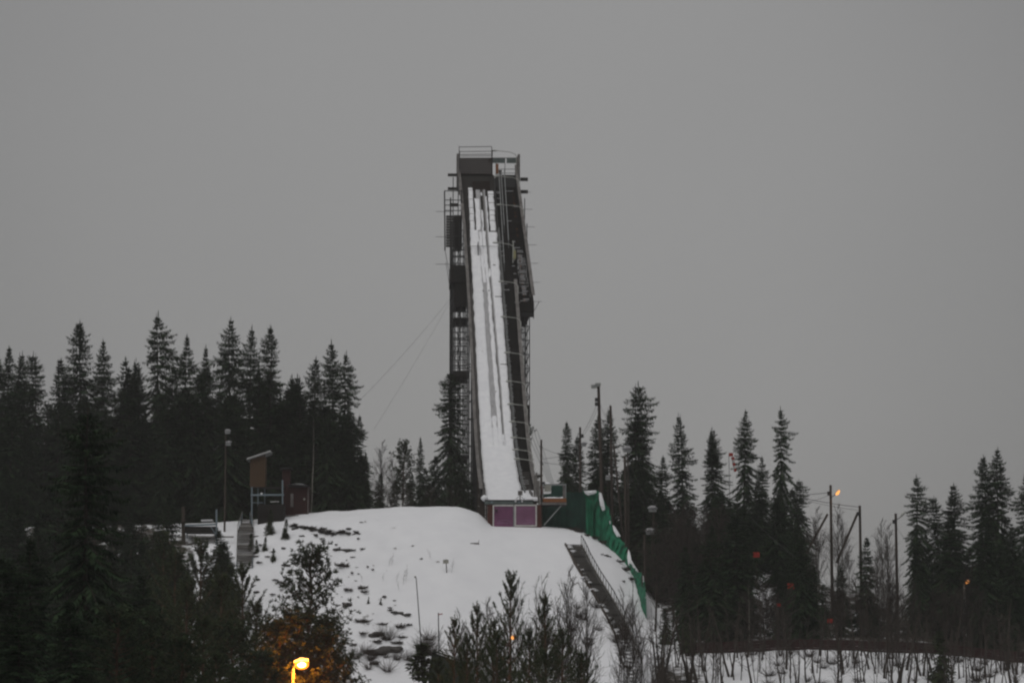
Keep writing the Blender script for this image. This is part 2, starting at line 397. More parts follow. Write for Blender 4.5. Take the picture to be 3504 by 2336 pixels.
# stairs: every tread is a board of its own
def stair(u0, u1, h0, h1, rise, m='step_wood'):
    me = None; h = h0; s = 0.0; cnt = 0
    out = []
    while h < h1:
        while H(s) < h: s += 0.05
        out.append((s, h)); h += rise
    return out
inner = stair(0, 0, H(8), 57.2, 0.285)
for s, h in inner:
    u0 = hw(s) + .32; u1 = UOUT(s) - .02 if s < S_W else 3.62
    o = link('step', unit('grey_wood' if s < 20 else 'step_wood'), jump)
    o.location = ((u0 + u1) / 2, s + .16, h - 0.18 + ru(-.012, .012)); o.scale = (u1 - u0, 0.30, 0.09)
for s, h in stair(0, 0, H(S_W), 57.2, 0.30):
    u0 = 3.72; u1 = U2(s) - .03
    o = link('terrace_step', unit('step_wood'), jump)
    o.location = ((u0 + u1) / 2, s + .16, h - 0.20 + ru(-.015, .015)); o.scale = (u1 - u0, 0.31, 0.10)
# worn paint marks up the middle of the terraces, snow left on some treads
wm = MB(); ws = MB()
for s, h in stair(0, 0, H(S_W), 57.0, 0.30):
    if rnd() < 0.55:
        uc = interp(s, [60, 95], [5.45, 5.0]) + ru(-.05, .05); wm.box((uc - .16, s + .005, h - .24), (uc + .16, s + .03, h - .145))
    if rnd() < 0.14:
        a = ru(3.75, 5.2); ws.box((a, s + .005, h - .149), (min(a + ru(.4, 1.4), U2(s) - .1), s + .26, h - .10))
    if 62 < s < 76 and rnd() < 0.6:
        a = U2(s) - 1.25; ws.box((a, s + .005, h - .149), (a + ru(.5, .9), s + .27, h - .085))
for s, h in inner:
    u0 = hw(s) + .33
    if 18 < s < 62 and rnd() < 0.85: ws.box((u0, s + .005, h - .134), (u0 + ru(.12, .35), s + .24, h - .085))
    elif s <= 18 and rnd() < 0.6: ws.box((u0 + .05, s + .02, h - .134), (u0 + ru(.5, 1.0), s + .27, h - .10))
    elif s > 62 and rnd() < 0.12: ws.box((u0 + .05, s + .01, h - .134), (u0 + ru(.5, 1.0), s + .26, h - .08))
lpart('worn_paint', wm, 'rust_orange', jump, kind='stuff'); lpart('snow_on_steps', ws, 'snow', jump, kind='stuff')
# snow on the track
def snow_strip(s0, s1, uf0, uf1, z0=-0.11, th=0.16, nu=8, st=0.35, ed=0.06, name='track_snow', m='snow'):
    mb = MB(); rows = []
    for s in srange(s0, s1, st):
        a = uf0(s) + ed * noise.noise(Vector((s * .7, 3.3, uf0(s)))) * 2; c = uf1(s) + ed * noise.noise(Vector((s * .7, 7.1, uf1(s)))) * 2
        end = min(1.0, (s - s0) / .5 + .15, (s1 - s) / .5 + .15)
        r = [(a, s, H(s) + z0)]
        for j in range(nu + 1):
            f = j / nu; u = lerp(a, c, f)
            e = min(1, 4 * f + .25, 4 * (1 - f) + .25)
            r.append((u, s, H(s) + z0 + th * e * end + 0.035 * noise.noise(Vector((u * 1.3, s * .5, 1)))))
        r.append((c, s, H(s) + z0)); rows.append(r)
    mb.grid(rows); return lpart(name, mb, m, jump, smooth_=True)
f_l = lambda s: -hw(s); f_r = lambda s: hw(s)
ulg = lambda s: interp(s, [30, 66, 80], [-0.42, -0.55, -0.72]); urg = lambda s: interp(s, [30, 66, 80], [0.22, -0.02, -0.26])
vlg = lambda s: interp(s, [20, 40, 70, 92], [0.85, 0.80, 0.42, 0.22]); vrg = lambda s: interp(s, [20, 40, 70, 92], [0.98, 1.08, 0.72, 0.60])
snow_strip(0.15, 28.2, f_l, f_r, nu=14)
snow_strip(28, 80.5, f_l, ulg); snow_strip(28, 80.2, urg, vlg); snow_strip(28, 80, vrg, f_r)
snow_strip(27.5, 36, lambda s: ulg(s) - .05, lambda s: urg(s) + .05, th=.13, nu=4); snow_strip(66.5, 80.2, lambda s: ulg(s) - .05, lambda s: urg(s) + .05, th=.12, nu=4)
snow_strip(27.5, 31.5, lambda s: vlg(s) - .05, lambda s: vrg(s) + .05, th=.13, nu=4)
snow_strip(68, 70.5, lambda s: vlg(s) - .05, lambda s: vrg(s) + .05, th=.13, nu=4)
def strip_plate(s0, s1, a, c, dz, name, m): sweep(s0, s1, lambda s: [(a(s), -0.115), (c(s), -0.115), (c(s), dz), (a(s), dz)], name=name, m=m, st=0.8)
strip_plate(33, 92, lambda s: ulg(s) - .1, lambda s: urg(s) + .1, -0.03, 'track_ice', 'track_ice')
strip_plate(28, 92, lambda s: vlg(s) - .02, lambda s: lerp(vlg(s), vrg(s), .45), -0.05, 'track_groove', 'groove')
strip_plate(28, 92, lambda s: lerp(vlg(s), vrg(s), .5), lambda s: vrg(s) + .02, 0.0, 'track_ice', 'track_ice')
# the four broken strips near the start
s_ = 80.5
while s_ < 91.8:
    L = ru(1.2, 2.6); snow_strip(s_, min(s_ + L, 92.2), lambda s: -2.0, lambda s: -1.28, th=.22, nu=5, ed=.03); s_ += L + .10
s_ = 80.3
while s_ < 90.5:
    L = ru(1.5, 3.5); snow_strip(s_, min(s_ + L, 91.3), lambda s: 1.10, lambda s: 1.98, th=.22, nu=5, ed=.06); s_ += L + .14
snow_strip(80.2, 89.2, lambda s: -1.05, lambda s: -.30, th=.13, nu=5); snow_strip(80.0, 89.8, lambda s: .62, lambda s: .86, th=.15, nu=4)
snow_strip(90.0, 90.9, lambda s: -.06, lambda s: .18, th=.2, nu=4); snow_strip(80.0, 86, lambda s: -.12, lambda s: .12, th=.12, nu=3)
for (s, a, c) in ((89.3, 1.1, 2.1), (84.2, 1.2, 2.1), (63.0, 1.1, 2.15), (47, 1.2, 2.2), (71, 1.1, 1.5)):
    mb = MB(); mb.box((a, s, H(s) + .02), (c, s + .35, H(s) + .16)); lpart('cross_bar', mb, 'dark_wood', jump)
mb = MB(); mb.tube([(-2.5, 75.3, H(75.3) + .42), (2.6, 75.3, H(75.3) + .42)], .05); lpart('start_bar', mb, 'steel_grey', jump)
mb = MB(); mb.box((-1.06, 73.5, H(74) - .3), (-.97, 77.0, H(76) + .25)); lpart('sensor_rail', mb, 'plate_black', jump)
for (u, s) in ((-.6, 64.5), (.25, 64.5), (-1.2, 50), (.3, 41), (-.3, 38)):
    mb = MB(); mb.ball((u, s, H(s) + .05), .11, 6, 4, jit=.2); lpart('snow_clod', mb, 'dirty_snow' if s < 60 else 'heather', jump)

# start house at the top
HT = H(94)
mb = MB(); mb.box((-3.3, 93.2, HT - 1.6), (1.95, 97.6, HT - 1.2)); lpart('start_floor', mb, 'brown_board', jump)
for k in range(7):
    member('ramp_board', (-1.3, 91.6 + k * .34, H(91.6 + k * .34) + .02), (1.5, 91.6 + k * .34, H(91.6 + k * .34) + .02), .06, .3, 'brown_board', jump)
mb = MB(); mb.box((-3.25, 97.5, HT - 1.2), (1.9, 97.65, HT + 1.4)); lpart('back_wall', mb, 'plate_black', jump)
Z0, Z1 = HT + 1.35, HT + 4.05
for k in range(9):
    z = lerp(Z0, Z1, k / 9); member('wall_board', (-3.2, 95.6, z + .15), (1.92, 95.6, z + .15), .05, .272, 'brown_board', jump)
mb = MB(); mb.box((-3.2, 95.66, HT + 1.3), (1.9, 97.6, HT + 1.5)); lpart('start_house_roof', mb, 'dark_wood', jump)
for u in (-3.26, 1.96):
    member('corner_post', (u, 95.62, HT - 1.2), (u, 95.62, HT + (5.1 if u < 0 else 5.4)), .14, .14, 'dark_wood', jump)
    member('corner_post', (u, 97.5, HT - 1.2), (u, 97.5, HT + 6.3), .10, .10, 'dark_wood', jump)
for z in (4.35, 5.1): member('top_rail', (-3.26, 95.62, HT + z - .05), (1.96, 95.62, HT + z + .05), .07, .08, 'brown_board', jump)
for z in (5.0, 6.25): member('top_rail', (-3.26, 97.5, HT + z - .06), (1.96, 97.5, HT + z + .06), .08, .09, 'brown_board', jump)
for z in (5.1, 6.25):
    for u in (-3.26, 1.96): member('side_rail', (u, 95.6, HT + 5.0), (u, 97.5, HT + z), .05, .05, 'dark_wood', jump)
# stair landing to the right of the start house, with its sheet band and rails
mb = MB(); mb.box((2.55, 96.0, HT + 1.2), (5.95, 98.2, HT + 1.42)); lpart('landing_floor', mb, 'dark_wood', jump)
for a, c in ((1.2, 4.05), (4.12, 6.05)):
    mb = MB(); mb.box((a + .25, 98.05, HT + 3.75), (c, 98.12, HT + 4.55)); lpart('sheet_panel', mb, 'green_sheet', jump)
member('landing_rail', (-2.7, 98.1, HT + 4.5), (6.1, 98.1, HT + 4.62), .10, .08, 'steel_dark', jump)
for z in (2.1, 2.75): member('landing_rail', (2.6, 98.1, HT + z), (6.0, 98.1, HT + z + .03), .08, .08, 'steel_dark', jump)
for u in (2.65, 4.1, 6.0): member('landing_post', (u, 98.12, HT + 1.3), (u, 98.12, HT + 4.6), .09, .09, 'steel_dark', jump)
mb = MB(); mb.box((6.0, 94.5, HT + .2), (6.35, 98.3, HT + 4.5)); lpart('wind_board', mb, 'rail_grey', jump)
mb = MB(); mb.box((-3.72, 94.2, HT - 1.2), (-3.42, 96.4, HT + 4.45)); lpart('wind_board', mb, 'rail_grey', jump)
mb = MB(); mb.box((2.55, 95.4, HT + 1.5), (2.95, 95.8, HT + 3.1)); lpart('orange_box', mb, 'rust_orange', jump)
mb = MB(); mb.box((2.98, 95.5, HT + 1.45), (3.5, 95.9, HT + 2.1)); lpart('dark_box', mb, 'plate_black', jump)
# terrace front wall below the landing: dark boards
for k in range(5): member('riser_board', (2.5, 95.2 + k * .2, HT - .9 + k * .42), (5.75, 95.2 + k * .2, HT - .9 + k * .42), .05, .40, 'step_wood', jump)
# pipe handrails dividing the upper stairs
for du, s0, s1 in ((2.75, 70, 95), (3.68, 76, 95.5), (3.2, 80, 95)):
    mb = MB(); mb.tube([(du + (s - s0) * .010, s, H(s) + .95) for s in srange(s0, s1, 4)], .07, 6); lpart('handrail', mb, 'steel_grey', jump)
    for s in srange(s0, s1, 5): member('handrail_post', (du + (s - s0) * .010, s, H(s) - .3), (du + (s - s0) * .010, s, H(s) + .95), .06, .06, 'steel_grey', jump)
mb = MB(); mb.tube([(4.15, 72, H(72) - .2), (4.2, 72, H(72) + 3.2)], .10, 6); lpart('steel_mast', mb, 'lamp_paint', jump)
# gooseneck lamps along the outer stair wall
def goose(s, side_u, reach, hgt):
    base = Vector((side_u, s, H(s) + .5)); pts = [base, base + Vector((.03, 0, hgt * .62))]
    for k in range(1, 7):
        a = k / 6 * math.pi / 2
        pts.append(base + Vector((-(1 - math.cos(a)) * reach * .45, 0, hgt * .62 + math.sin(a) * hgt * .32)))
    pts.append(base + Vector((-reach * .78, -.05, hgt * .99)))
    mb = MB(); mb.tube(pts, [.075] * 2 + [.055] * (len(pts) - 2), 6)
    o = lpart('lamp_arm', mb, 'lamp_paint', jump)
    e = pts[-1]; hd = MB()
    hd.ball(e + Vector((-.42, 0, 0)), .5, 8, 6, (1.0, .36, .28)); hd.box(e + Vector((-.1, -.06, -.05)), e + Vector((.08, .06, .05)))
    h = link('lamp_head', hd.mesh('lamp_head', 'lamp_paint', smooth_=True), o)
for s, u, r, hh in ((90.6, 6.0, 4.0, 2.2), (82.6, 6.25, 4.2, 2.2), (71.5, 4.35, 3.1, 2.7), (62.6, 4.45, 2.6, 2.1), (54.0, 4.4, 2.6, 2.1), (45.8, 4.4, 2.4, 2.0), (39.4, 4.35, 2.4, 2.0), (34.2, 4.3, 2.4, 2.0),
                    (29.6, 4.3, 2.3, 2.0), (25.0, 4.25, 2.3, 1.9), (20.6, 4.2, 2.2, 1.9), (16.6, 4.2, 2.2, 1.9), (97.2, 5.9, 4.0, 2.7)):
    goose(s, u, r, hh)
mb = MB(); mb.box((4.2, 71.35, H(71.5) + .75), (4.55, 71.6, H(71.5) + 2.0)); lpart('junction_box', mb, 'box_yellow', jump)
# lattice tower under the upper inrun
LU = [-4.75, -4.35, -3.55, -2.75, 0.0, 3.2, 4.9, 5.75, 6.35, 6.95]; LS = [78, 85, 92]
for s in LS:
    for i, u in enumerate(LU):
        top = H(s) - 1.6
        if s == 92: top += (3.3 if u in (-4.35, -3.55) else 0)
        if u > 5 and s == 78: top = H(s) - 4
        w = 0.22 if u in (-4.75, 4.9, 0.0) else 0.13
        member('leg', (u, s, -2.6), (u, s, top), w, w, 'steel_dark', jump)
lev = 0; z = 0.4
while z < 52:
    for s in LS:
        if z < H(s) - 2:
            member('beam', (-4.85, s, z), (-2.3, s, z), .12, .14, 'steel_dark', jump)
            if z < 46: member('beam', (3.0, s, z), (7.05 if z < 40 else 6.4, s, z), .12, .14, 'steel_dark', jump)
    for u in (-4.75, -3.55, 5.75, 6.95):
        if z < 42: member('tie', (u, LS[0], z), (u, LS[-1], z), .10, .10, 'steel_dark', jump)
    if z < 44:
        fl = 1 if lev % 2 else -1
        for s in (78, 92):
            for a, c in ((-4.75, -3.55), (-3.55, -2.35), (4.9, 5.75), (5.75, 6.95)):
                if rnd() < .8: member('brace', (a if fl > 0 else c, s, z), (c if fl > 0 else a, s, z + 2.15), .08, .08, 'steel_dark', jump)
    if rnd() < .8 and z < 33:
        for k in range(random.randint(2, 4)): member('ladder_rung', (-4.7, 84.6, z + .4 + k * .45), (-2.4, 84.6, z + .4 + k * .45), .07, .07, 'steel_dark', jump)
    if rnd() < .7 and z < 26:
        for k in range(2): member('ladder_rung', (5.0, 84.6, z + .6 + k * .7), (6.9, 84.6, z + .6 + k * .7), .06, .06, 'steel_dark', jump)
    z += 2.15; lev += 1
# guard decks in the tower
for zz, hgt in ((12.6, .35), (24.8, .9), (33.6, .3)):
    mb = MB(); mb.box((-4.6, 77.6, zz), (-2.3, 86, zz + hgt)); lpart('guard_deck', mb, 'dark_wood', jump)
mb = MB(); mb.box((4.7, 77.5, 18.2), (7.0, 86, 20.6)); lpart('guard_deck', mb, 'dark_wood', jump)
mb = MB(); mb.box((4.6, 77.5, 34.0), (6.9, 86, 38.6)); lpart('cladding', mb, 'dark_wood', jump)
# clad storey on the left, with a lid like eave
for k in range(11): member('cladding_board', (-4.55, 77.5, 35.8 + k * .52), (-2.6, 77.5, 35.8 + k * .52), .08, .51, 'dark_wood', jump)
mb = MB(); mb.box((-4.5, 77.6, 35.6), (-2.6, 84, 41.2)); lpart('clad_storey', mb, 'dark_wood', jump)
mb = MB(); mb.box((-5.15, 77.2, 39.2), (-2.7, 84.5, 41.9)); lpart('clad_eave', mb, 'dark_wood', jump)
# side balcony with rails
for k in range(12):
    z = 46.3 + k * .42
    member('cladding_board', (-5.6 + .0 * k, 86.0, z), (-3.1, 86.0, z), .06, .36, 'dark_wood', jump)
mb = MB(); mb.box((-4.35, 86.1, 46.2), (-3.1, 90.5, 51.2)); lpart('clad_storey', mb, 'dark_wood', jump)
for u, za, zb in ((-5.75, 45.6, 55.0), (-3.2, 45.6, 55.2)): member('balcony_post', (u, 86.1, za), (u - .1 * (u < -5), 86.1, zb), .2, .2, 'steel_dark', jump)
for z in (51.9, 52.75, 53.55, 55.0): member('balcony_rail', (-5.9, 86.05, z), (-3.1, 86.05, z), .08, .13, 'steel_dark', jump)
for z in (43.6, 47.9, 51.9): member('pole_end', (-7.2, 87, z), (-4.4, 87, z), .06, .06, 'steel_dark', jump)
member('brace', (-5.8, 86.3, 46), (-4.7, 80, 38.5), .07, .07, 'steel_dark', jump)
member('brace', (-5.6, 86.3, 43.8), (-4.6, 80, 35.5), .06, .06, 'steel_dark', jump)
for z in (55.3, 57.5): member('ledger', (-5.2, 92, z + 1.2), (-3.7, 92, z + 1.2), .3, .42, 'dark_wood', jump)
member('ledger', (-4.9, 92, 53.9), (-3.6, 92, 53.9), .3, .5, 'dark_wood', jump)
for z in (56.2, 58.2): member('ledger', (6.3, 92.5, z), (7.5, 92.5, z), .45, .5, 'dark_wood', jump)
for s in srange(63, 92, 4.6): member('pole_end', (6.4, s, H(s) - .6), (8.0, s, H(s) - .6), .05, .05, 'steel_dark', jump)
member('brace', (7.6, 63, H(63) - .6), (6.7, 63, H(63) - 2.2), .07, .07, 'steel_dark', jump)
# trestle bents under the lower inrun
for s in (6, 11, 17, 24, 32, 41, 51, 62, 70):
    for u in (-2.75, -1.9, 1.9, 3.9):
        member('leg', (u, s, -3.4), (u, s, H(s) - 1.4 if s > 8 else H(s) - .6), .2, .2, 'pole_wood' if s < 30 else 'steel_dark', jump)
    for z in (srange(1.2, H(s) - 2, 4.0) if H(s) > 5 else ()): member('beam', (-2.85, s, z), (4.0, s, z), .12, .16, 'steel_dark', jump)
    if H(s) > 6:
        for z in srange(1.2, H(s) - 6, 4.5): member('brace', (-2.75, s + .12, z), (3.9, s + .12, z + 4.2), .10, .10, 'steel_dark', jump)
# take-off lip: gutter beam and lights
mb = MB(); mb.box((-2.75, -.12, -.62), (3.2, .28, -.08)); lpart('takeoff_beam', mb, 'green_sheet', jump)
mb = MB(); mb.box((-2.7, -.16, -.20), (3.25, -.122, -.05)); lpart('takeoff_edge', mb, 'steel_dark', jump)
for u in (-1.9, 1.5):
    mb = MB(); mb.box((u - .12, -.2, -.50), (u + .12, -.165, -.22)); lpart('takeoff_lamp', mb, 'blue_steel', jump)
for u in (1.05, 1.85): 
    mb = MB(); mb.ball((u, -.16, -.25), .12, 6, 4); lpart('snow_lump', mb, 'snow', jump)
mb = MB(); mb.ball((-2.75, .3, .15), .45, 8, 6, (1, 1, .9), .12); lpart('snow_lump', mb, 'snow', jump, smooth_=True)
mb = MB(); mb.box((-2.95, .9, -.2), (-2.62, 1.5, 1.3)); lpart('end_box', mb, 'rail_grey', jump)
mb = MB(); mb.tube([(1.62, .25, -.1), (1.62, .25, .75)], .06, 5); mb.box((1.36, .15, .55), (1.92, .4, 1.1)); lpart('camera_box', mb, 'rail_grey', jump)
for a in (-.7, .7): member('camera_stay', (1.62, .25, .5), (1.62 + a, .5, -.05), .04, .04, 'steel_dark', jump)
sweep(0.4, 9, lambda s: [(hw(s) - .2, -.2), (UOUT(s) + .2, -.2), (UOUT(s) + .2, .05), (hw(s) - .2, .05)], name='apron_snow', m='snow')
member('leaning_board', (3.15, 7.4, H(7) + .3), (3.3, 3.0, H(3) + .25), .12, .55, 'rail_grey', jump)
for u, z0, z1, w in ((3.55, -.2, 3.2, .25), (3.8, -.2, 3.6, .18), (4.05, -.2, 2.6, .3)): member('end_post', (u, 2.6, z0), (u, 2.9, z1), w, .12, 'grey_wood', jump)
# timber framing and ladder work right of the lower inrun
for k in range(7):
    s = 9 + k * 3.2; member('raking_strut', (5.4 + .25 * math.sin(k * 2), s, -1.4), (4.25, s + 2.5, H(s + 2.5) + .4), .09, .09, 'steel_grey' if k % 2 else 'grey_wood', jump)
for k in range(4): member('brace', (4.2 + k * .3, 30 - k * 2, H(30) + .5), (6.4 + k * .12, 8, 1.0), .06, .06, 'steel_grey', jump)
for s in (10, 15, 20): 
    mb = MB(); mb.box((4.3, s, H(s) - .8), (5.6, s + 2.6, H(s) - .68)); lpart('side_platform', mb, 'grey_wood', jump)
    mb = MB(); mb.box((4.35, s + .05, H(s) - .676), (5.5, s + 2.5, H(s) - .55)); lpart('snow_lump', mb, 'snow', jump)

# ------------------------------------------------------------------ take-off building
B = P(1760, 1800, 349.4)
tb = thing('takeoff_building', 'dark red box building with two purple panels beneath the ski jump take-off', 'building', B)
def pbox(px0, px1, py0, py1, Y, depth):
    a = P(px0, py1, Y); c = P(px1, py0, Y); m = MB(); m.box((a.x, Y, a.z), (c.x, Y + depth, c.z)); return m
Yb = 349.6
wpart('wall', pbox(1668, 1852, 1727, 1815, Yb, 5), 'dark_red', tb)
def panel(px0, px1, py0, py1, m, lab):
    a = P(px0, py1, Yb - .05); c = P(px1, py0, Yb - .05)
    mb = MB(); mb.box((a.x, Yb - .05, a.z), (c.x, Yb - .004, c.z)); p = wpart('panel', mb, m, tb); p['label'] = lab; return p
p1 = panel(1691, 1756, 1731, 1802, 'purple', 'darker purple panel, left of the pair')
p2 = panel(1765, 1832, 1731, 1796, 'purple_pale', 'paler purple panel, right of the pair')
def frame(px0, px1, py0, py1, w=4.6):
    for x0, x1, y0, y1 in ((px0, px0 + w, py0, py1), (px1 - w, px1, py0, py1), (px0 + w, px1 - w, py0, py0 + w), (px0 + w, px1 - w, py1 - w, py1)):
        wpart('panel_frame', pbox(x0, x1, y0, y1, Yb - .10, .09), 'white_paint', tb)
frame(1761, 1837, 1725.5, 1800); 
for x0, x1, y0, y1 in ((1686, 1690.5, 1727, 1805), (1691, 1756.5, 1726, 1731)): wpart('panel_frame', pbox(x0, x1, y0, y1, Yb - .10, .09), 'white_paint', tb)
wpart('panel_frame', pbox(1756.6, 1760.6, 1727, 1803, Yb - .09, .08), 'steel_grey', tb)
for x0, x1 in ((1668, 1685.5), (1837.5, 1852)):
    n = 3
    for k in range(n): wpart('board', pbox(lerp(x0, x1, k / n) + .15, lerp(x0, x1, (k + 1) / n) - .15, 1726, 1812, Yb - .04, .036), 'dark_red', tb)
# faded lettering and arc low on the panels (too worn to read)
def dabs(x0, x1, n, py, arc, par, seed):
    random.seed(seed); mb = MB(); Yp = Yb - .056
    for k in range(n):
        cx = lerp(x0, x1, (k + .5) / n); w = (x1 - x0) / n * .30; h = 2.4
        kind = random.choice('LHVIO')
        def q(ax, ay, bx, by):
            a = P(ax, by, Yp); c = P(bx, ay, Yp); mb.box((a.x, Yp, a.z), (c.x, Yp + .004, c.z))
        if kind in 'LHO': q(cx - w, py - h, cx - w + .9, py + h)
        if kind in 'HO': q(cx + w - .9, py - h, cx + w, py + h)
        if kind == 'L': q(cx - w + .9, py + h - .9, cx + w, py + h)
        if kind == 'H': q(cx - w + .9, py - .5, cx + w - .9, py + .5)
        if kind == 'O': q(cx - w + .9, py - h, cx + w - .9, py - h + .9); q(cx - w + .9, py + h - .9, cx + w - .9, py + h)
        if kind in 'IV': q(cx - .6, py - h, cx + .6, py + h)
    if arc:
        pts = [P(lerp(x0 + 4, x1 - 4, t / 10), py - 6 - 4.5 * math.sin(math.pi * t / 10), Yp) for t in range(11)]
        for a, c in zip(pts, pts[1:]): mb.bar(a, c, .012, .03)
    wpart('lettering', mb, 'faint_print', tb, parent=par)
dabs(1701, 1751, 8, 1788.5, True, p1, 3); dabs(1774, 1826, 9, 1787.5, True, p2, 5)
random.seed(11)
wpart('bracket', pbox(1693, 1703, 1743, 1747, Yb - .3, .28), 'steel_dark', tb)

# platform right of the take-off
pf = thing('side_platform', 'small snow covered platform with orange front board right of purple panels', 'platform', P(1895, 1800, 349.5))
wpart('deck', pbox(1853, 1938, 1716, 1727.5, 349.2, 3), 'steel_dark', pf)
wpart('front_board', pbox(1858, 1938, 1704, 1717, 349.1, .1), 'rust_orange', pf)
wpart('lower_board', pbox(1853, 1939, 1718, 1726, 349.1, .1), 'rail_grey', pf)
mb = MB(); a = P(1858, 1704, 349.3); c = P(1934, 1696, 349.3)
rows = []
for i in range(7):
    yy = 349.25 + i * .45; rows.append([(lerp(a.x, c.x, j / 10), yy, a.z + (.18 + .1 * noise.noise(Vector((j * .5, i, 2)))) * (1 if 0 < i < 6 and 0 < j < 10 else .1)) for j in range(11)])
mb.grid(rows); wpart('platform_snow', mb, 'snow', pf, smooth_=True)
for px in (1858, 1936): wmember('rail_post', P(px, 1706, 349.3), P(px, 1656, 349.3), .10, .10, 'steel_grey', pf)
for px in (1858, 1936): wmember('rail_post', P(px, 1706, 351.8), P(px, 1660, 351.8), .10, .10, 'steel_grey', pf)
wmember('top_rail', P(1858, 1656, 349.3), P(1938, 1656, 349.3), .08, .10, 'steel_grey', pf)
wmember('top_rail', P(1858, 1658, 351.8), P(1938, 1658, 351.8), .08, .10, 'steel_grey', pf)
wpart('end_panel', pbox(1926, 1936, 1660, 1704, 349.4, .08), 'rail_grey', pf)
wpart('wind_screen', pbox(1886, 1925, 1660, 1704, 351.7, .06), 'net_shaded', pf)
wpart('instrument_box', pbox(1863, 1885, 1656, 1680, 350.2, .5), 'box_grey', pf)
mb = MB(); c0 = P(1874, 1655, 350.45); mb.ball(c0, .42, 8, 5, (1, .6, .5)); wpart('box_snow', mb, 'snow', pf, smooth_=True)
wpart('red_box', pbox(1852, 1860, 1662, 1690, 349.9, .4), 'dark_red', pf)
wmember('brace', P(1922, 1727, 349.3), P(1861, 1796, 349.4), .13, .13, 'steel_grey', pf)

# ------------------------------------------------------------------ green net along the landing hill's right edge
net = thing('safety_net', 'green net wall painted as shaded, turning into snow dusted sheeting painted as lit, down the slope edge', 'net', P(2000, 1800, 351))
def sheet(tops, bots, nu, nv, amp, m, name, seed):
    rows = []
    n = len(tops) - 1
    for i in range(nv + 1):
        r = []
        for j in range(nu + 1):
            f = j / nu * n; k = min(int(f), n - 1); tt = Vector(tops[k]).lerp(Vector(tops[k+1]), f - k); bb = Vector(bots[k]).lerp(Vector(bots[k+1]), f - k)
            p = tt.lerp(bb, i / nv)
            p += Vector((.3, -1, .1)) * amp * (noise.noise(Vector((j * .35, i * .15, seed))) + .5 * noise.noise(Vector((j * .9, i * .5, seed + 4))))
            if i == nv: p.z = min(p.z, ground_z(p.x, p.y) + .05)
            r.append(p)
        rows.append(r)
    # thin closed sheet: front and back skins 3 cm apart
    back = [[p + Vector((0, .03, 0)) for p in r] for r in rows]
    mb = MB(); mb.grid(rows); mb.grid([list(reversed(r)) for r in back])
    return wpart(name, mb, m, net, smooth_=True)
sheet([P(1853, 1690, 354.5), P(1940, 1684, 354.5), P(2030, 1681, 353), P(2056, 1690, 352.5)], [P(1856, 1815, 354.5), P(1940, 1818, 354.5), P(2040, 1850, 353), P(2105, 1890, 352)], 44, 8, .45, 'net_shaded', 'net_panel', 2)
sheet([P(1993, 1680, 352.2), P(2048, 1678, 352), P(2058, 1700, 351.4), P(2084, 1740, 350), P(2097, 1800, 348.6), P(2118, 1835, 347), P(2141, 1865, 345.5), P(2146, 1888, 344.5), P(2150, 1915, 343), P(2172, 1950, 340), P(2198, 1960, 337), P(2206, 1998, 334), P(2211, 2036, 331)],
      [P(2004, 1700, 352.2), P(2036, 1765, 352), P(2052, 1768, 351.4), P(2070, 1790, 350), P(2080, 1850, 348.6), P(2098, 1885, 347), P(2116, 1902, 345.5), P(2132, 1925, 344.5), P(2146, 1948, 343), P(2166, 1980, 340), P(2178, 2000, 337), P(2192, 2036, 334), P(2208, 2052, 331)], 110, 9, .85, 'net_lit', 'tarpaulin', 5)
def snow_patch(pts, Y0, Y1, root, name='snow_patch'):
    """thick snow lying in a fold: outline extruded 12 cm"""
    n = len(pts); f = [P(x, y, lerp(Y0, Y1, i / n if i <= n / 2 else (n - i) / (n / 2) * .5)) for i, (x, y) in enumerate(pts)]
    mb = MB(); c = sum(f, Vector()) / n + Vector((0, -.12, .02))
    for i in range(n): mb.face((f[i], f[(i+1) % n], c))
    for i in range(n): mb.face((f[i], f[i] + Vector((0, .25, 0)), f[(i+1) % n] + Vector((0, .25, 0)), f[(i+1) % n]))
    wpart(name, mb, 'snow', root, smooth_=True)
snow_patch([(1998, 1679), (2040, 1677), (2042, 1684), (2030, 1690), (2012, 1694), (2003, 1688)], 351.6, 351.6, net)
snow_patch([(2050, 1684), (2058, 1686), (2066, 1715), (2071, 1742), (2062, 1747), (2054, 1728), (2050, 1705)], 350.9, 350.0, net)
snow_patch([(2096, 1795), (2104, 1800), (2124, 1834), (2112, 1836), (2100, 1815)], 348.0, 346.0, net)
snow_patch([(2084, 1780), (2090, 1783), (2091, 1794), (2087, 1794)], 349.2, 349, net)
snow_patch([(2150, 1878), (2156, 1890), (2160, 1915), (2170, 1930), (2188, 1958), (2178, 1968), (2164, 1955), (2150, 1930), (2146, 1905)], 343.5, 339, net)
snow_patch([(2196, 1966), (2202, 1970), (2204, 1995), (2199, 1990)], 335.5, 334, net)
for px, py, py1, Y in ((2049, 1665, 1790, 352.4), (2081, 1730, 1870, 350), (2141, 1850, 1935, 345), (2198, 1950, 2060, 334.5)):
    wmember('net_post', P(px, py, Y + .15), P(px, py1, Y + .15), .12, .12, 'pole_wood', net)

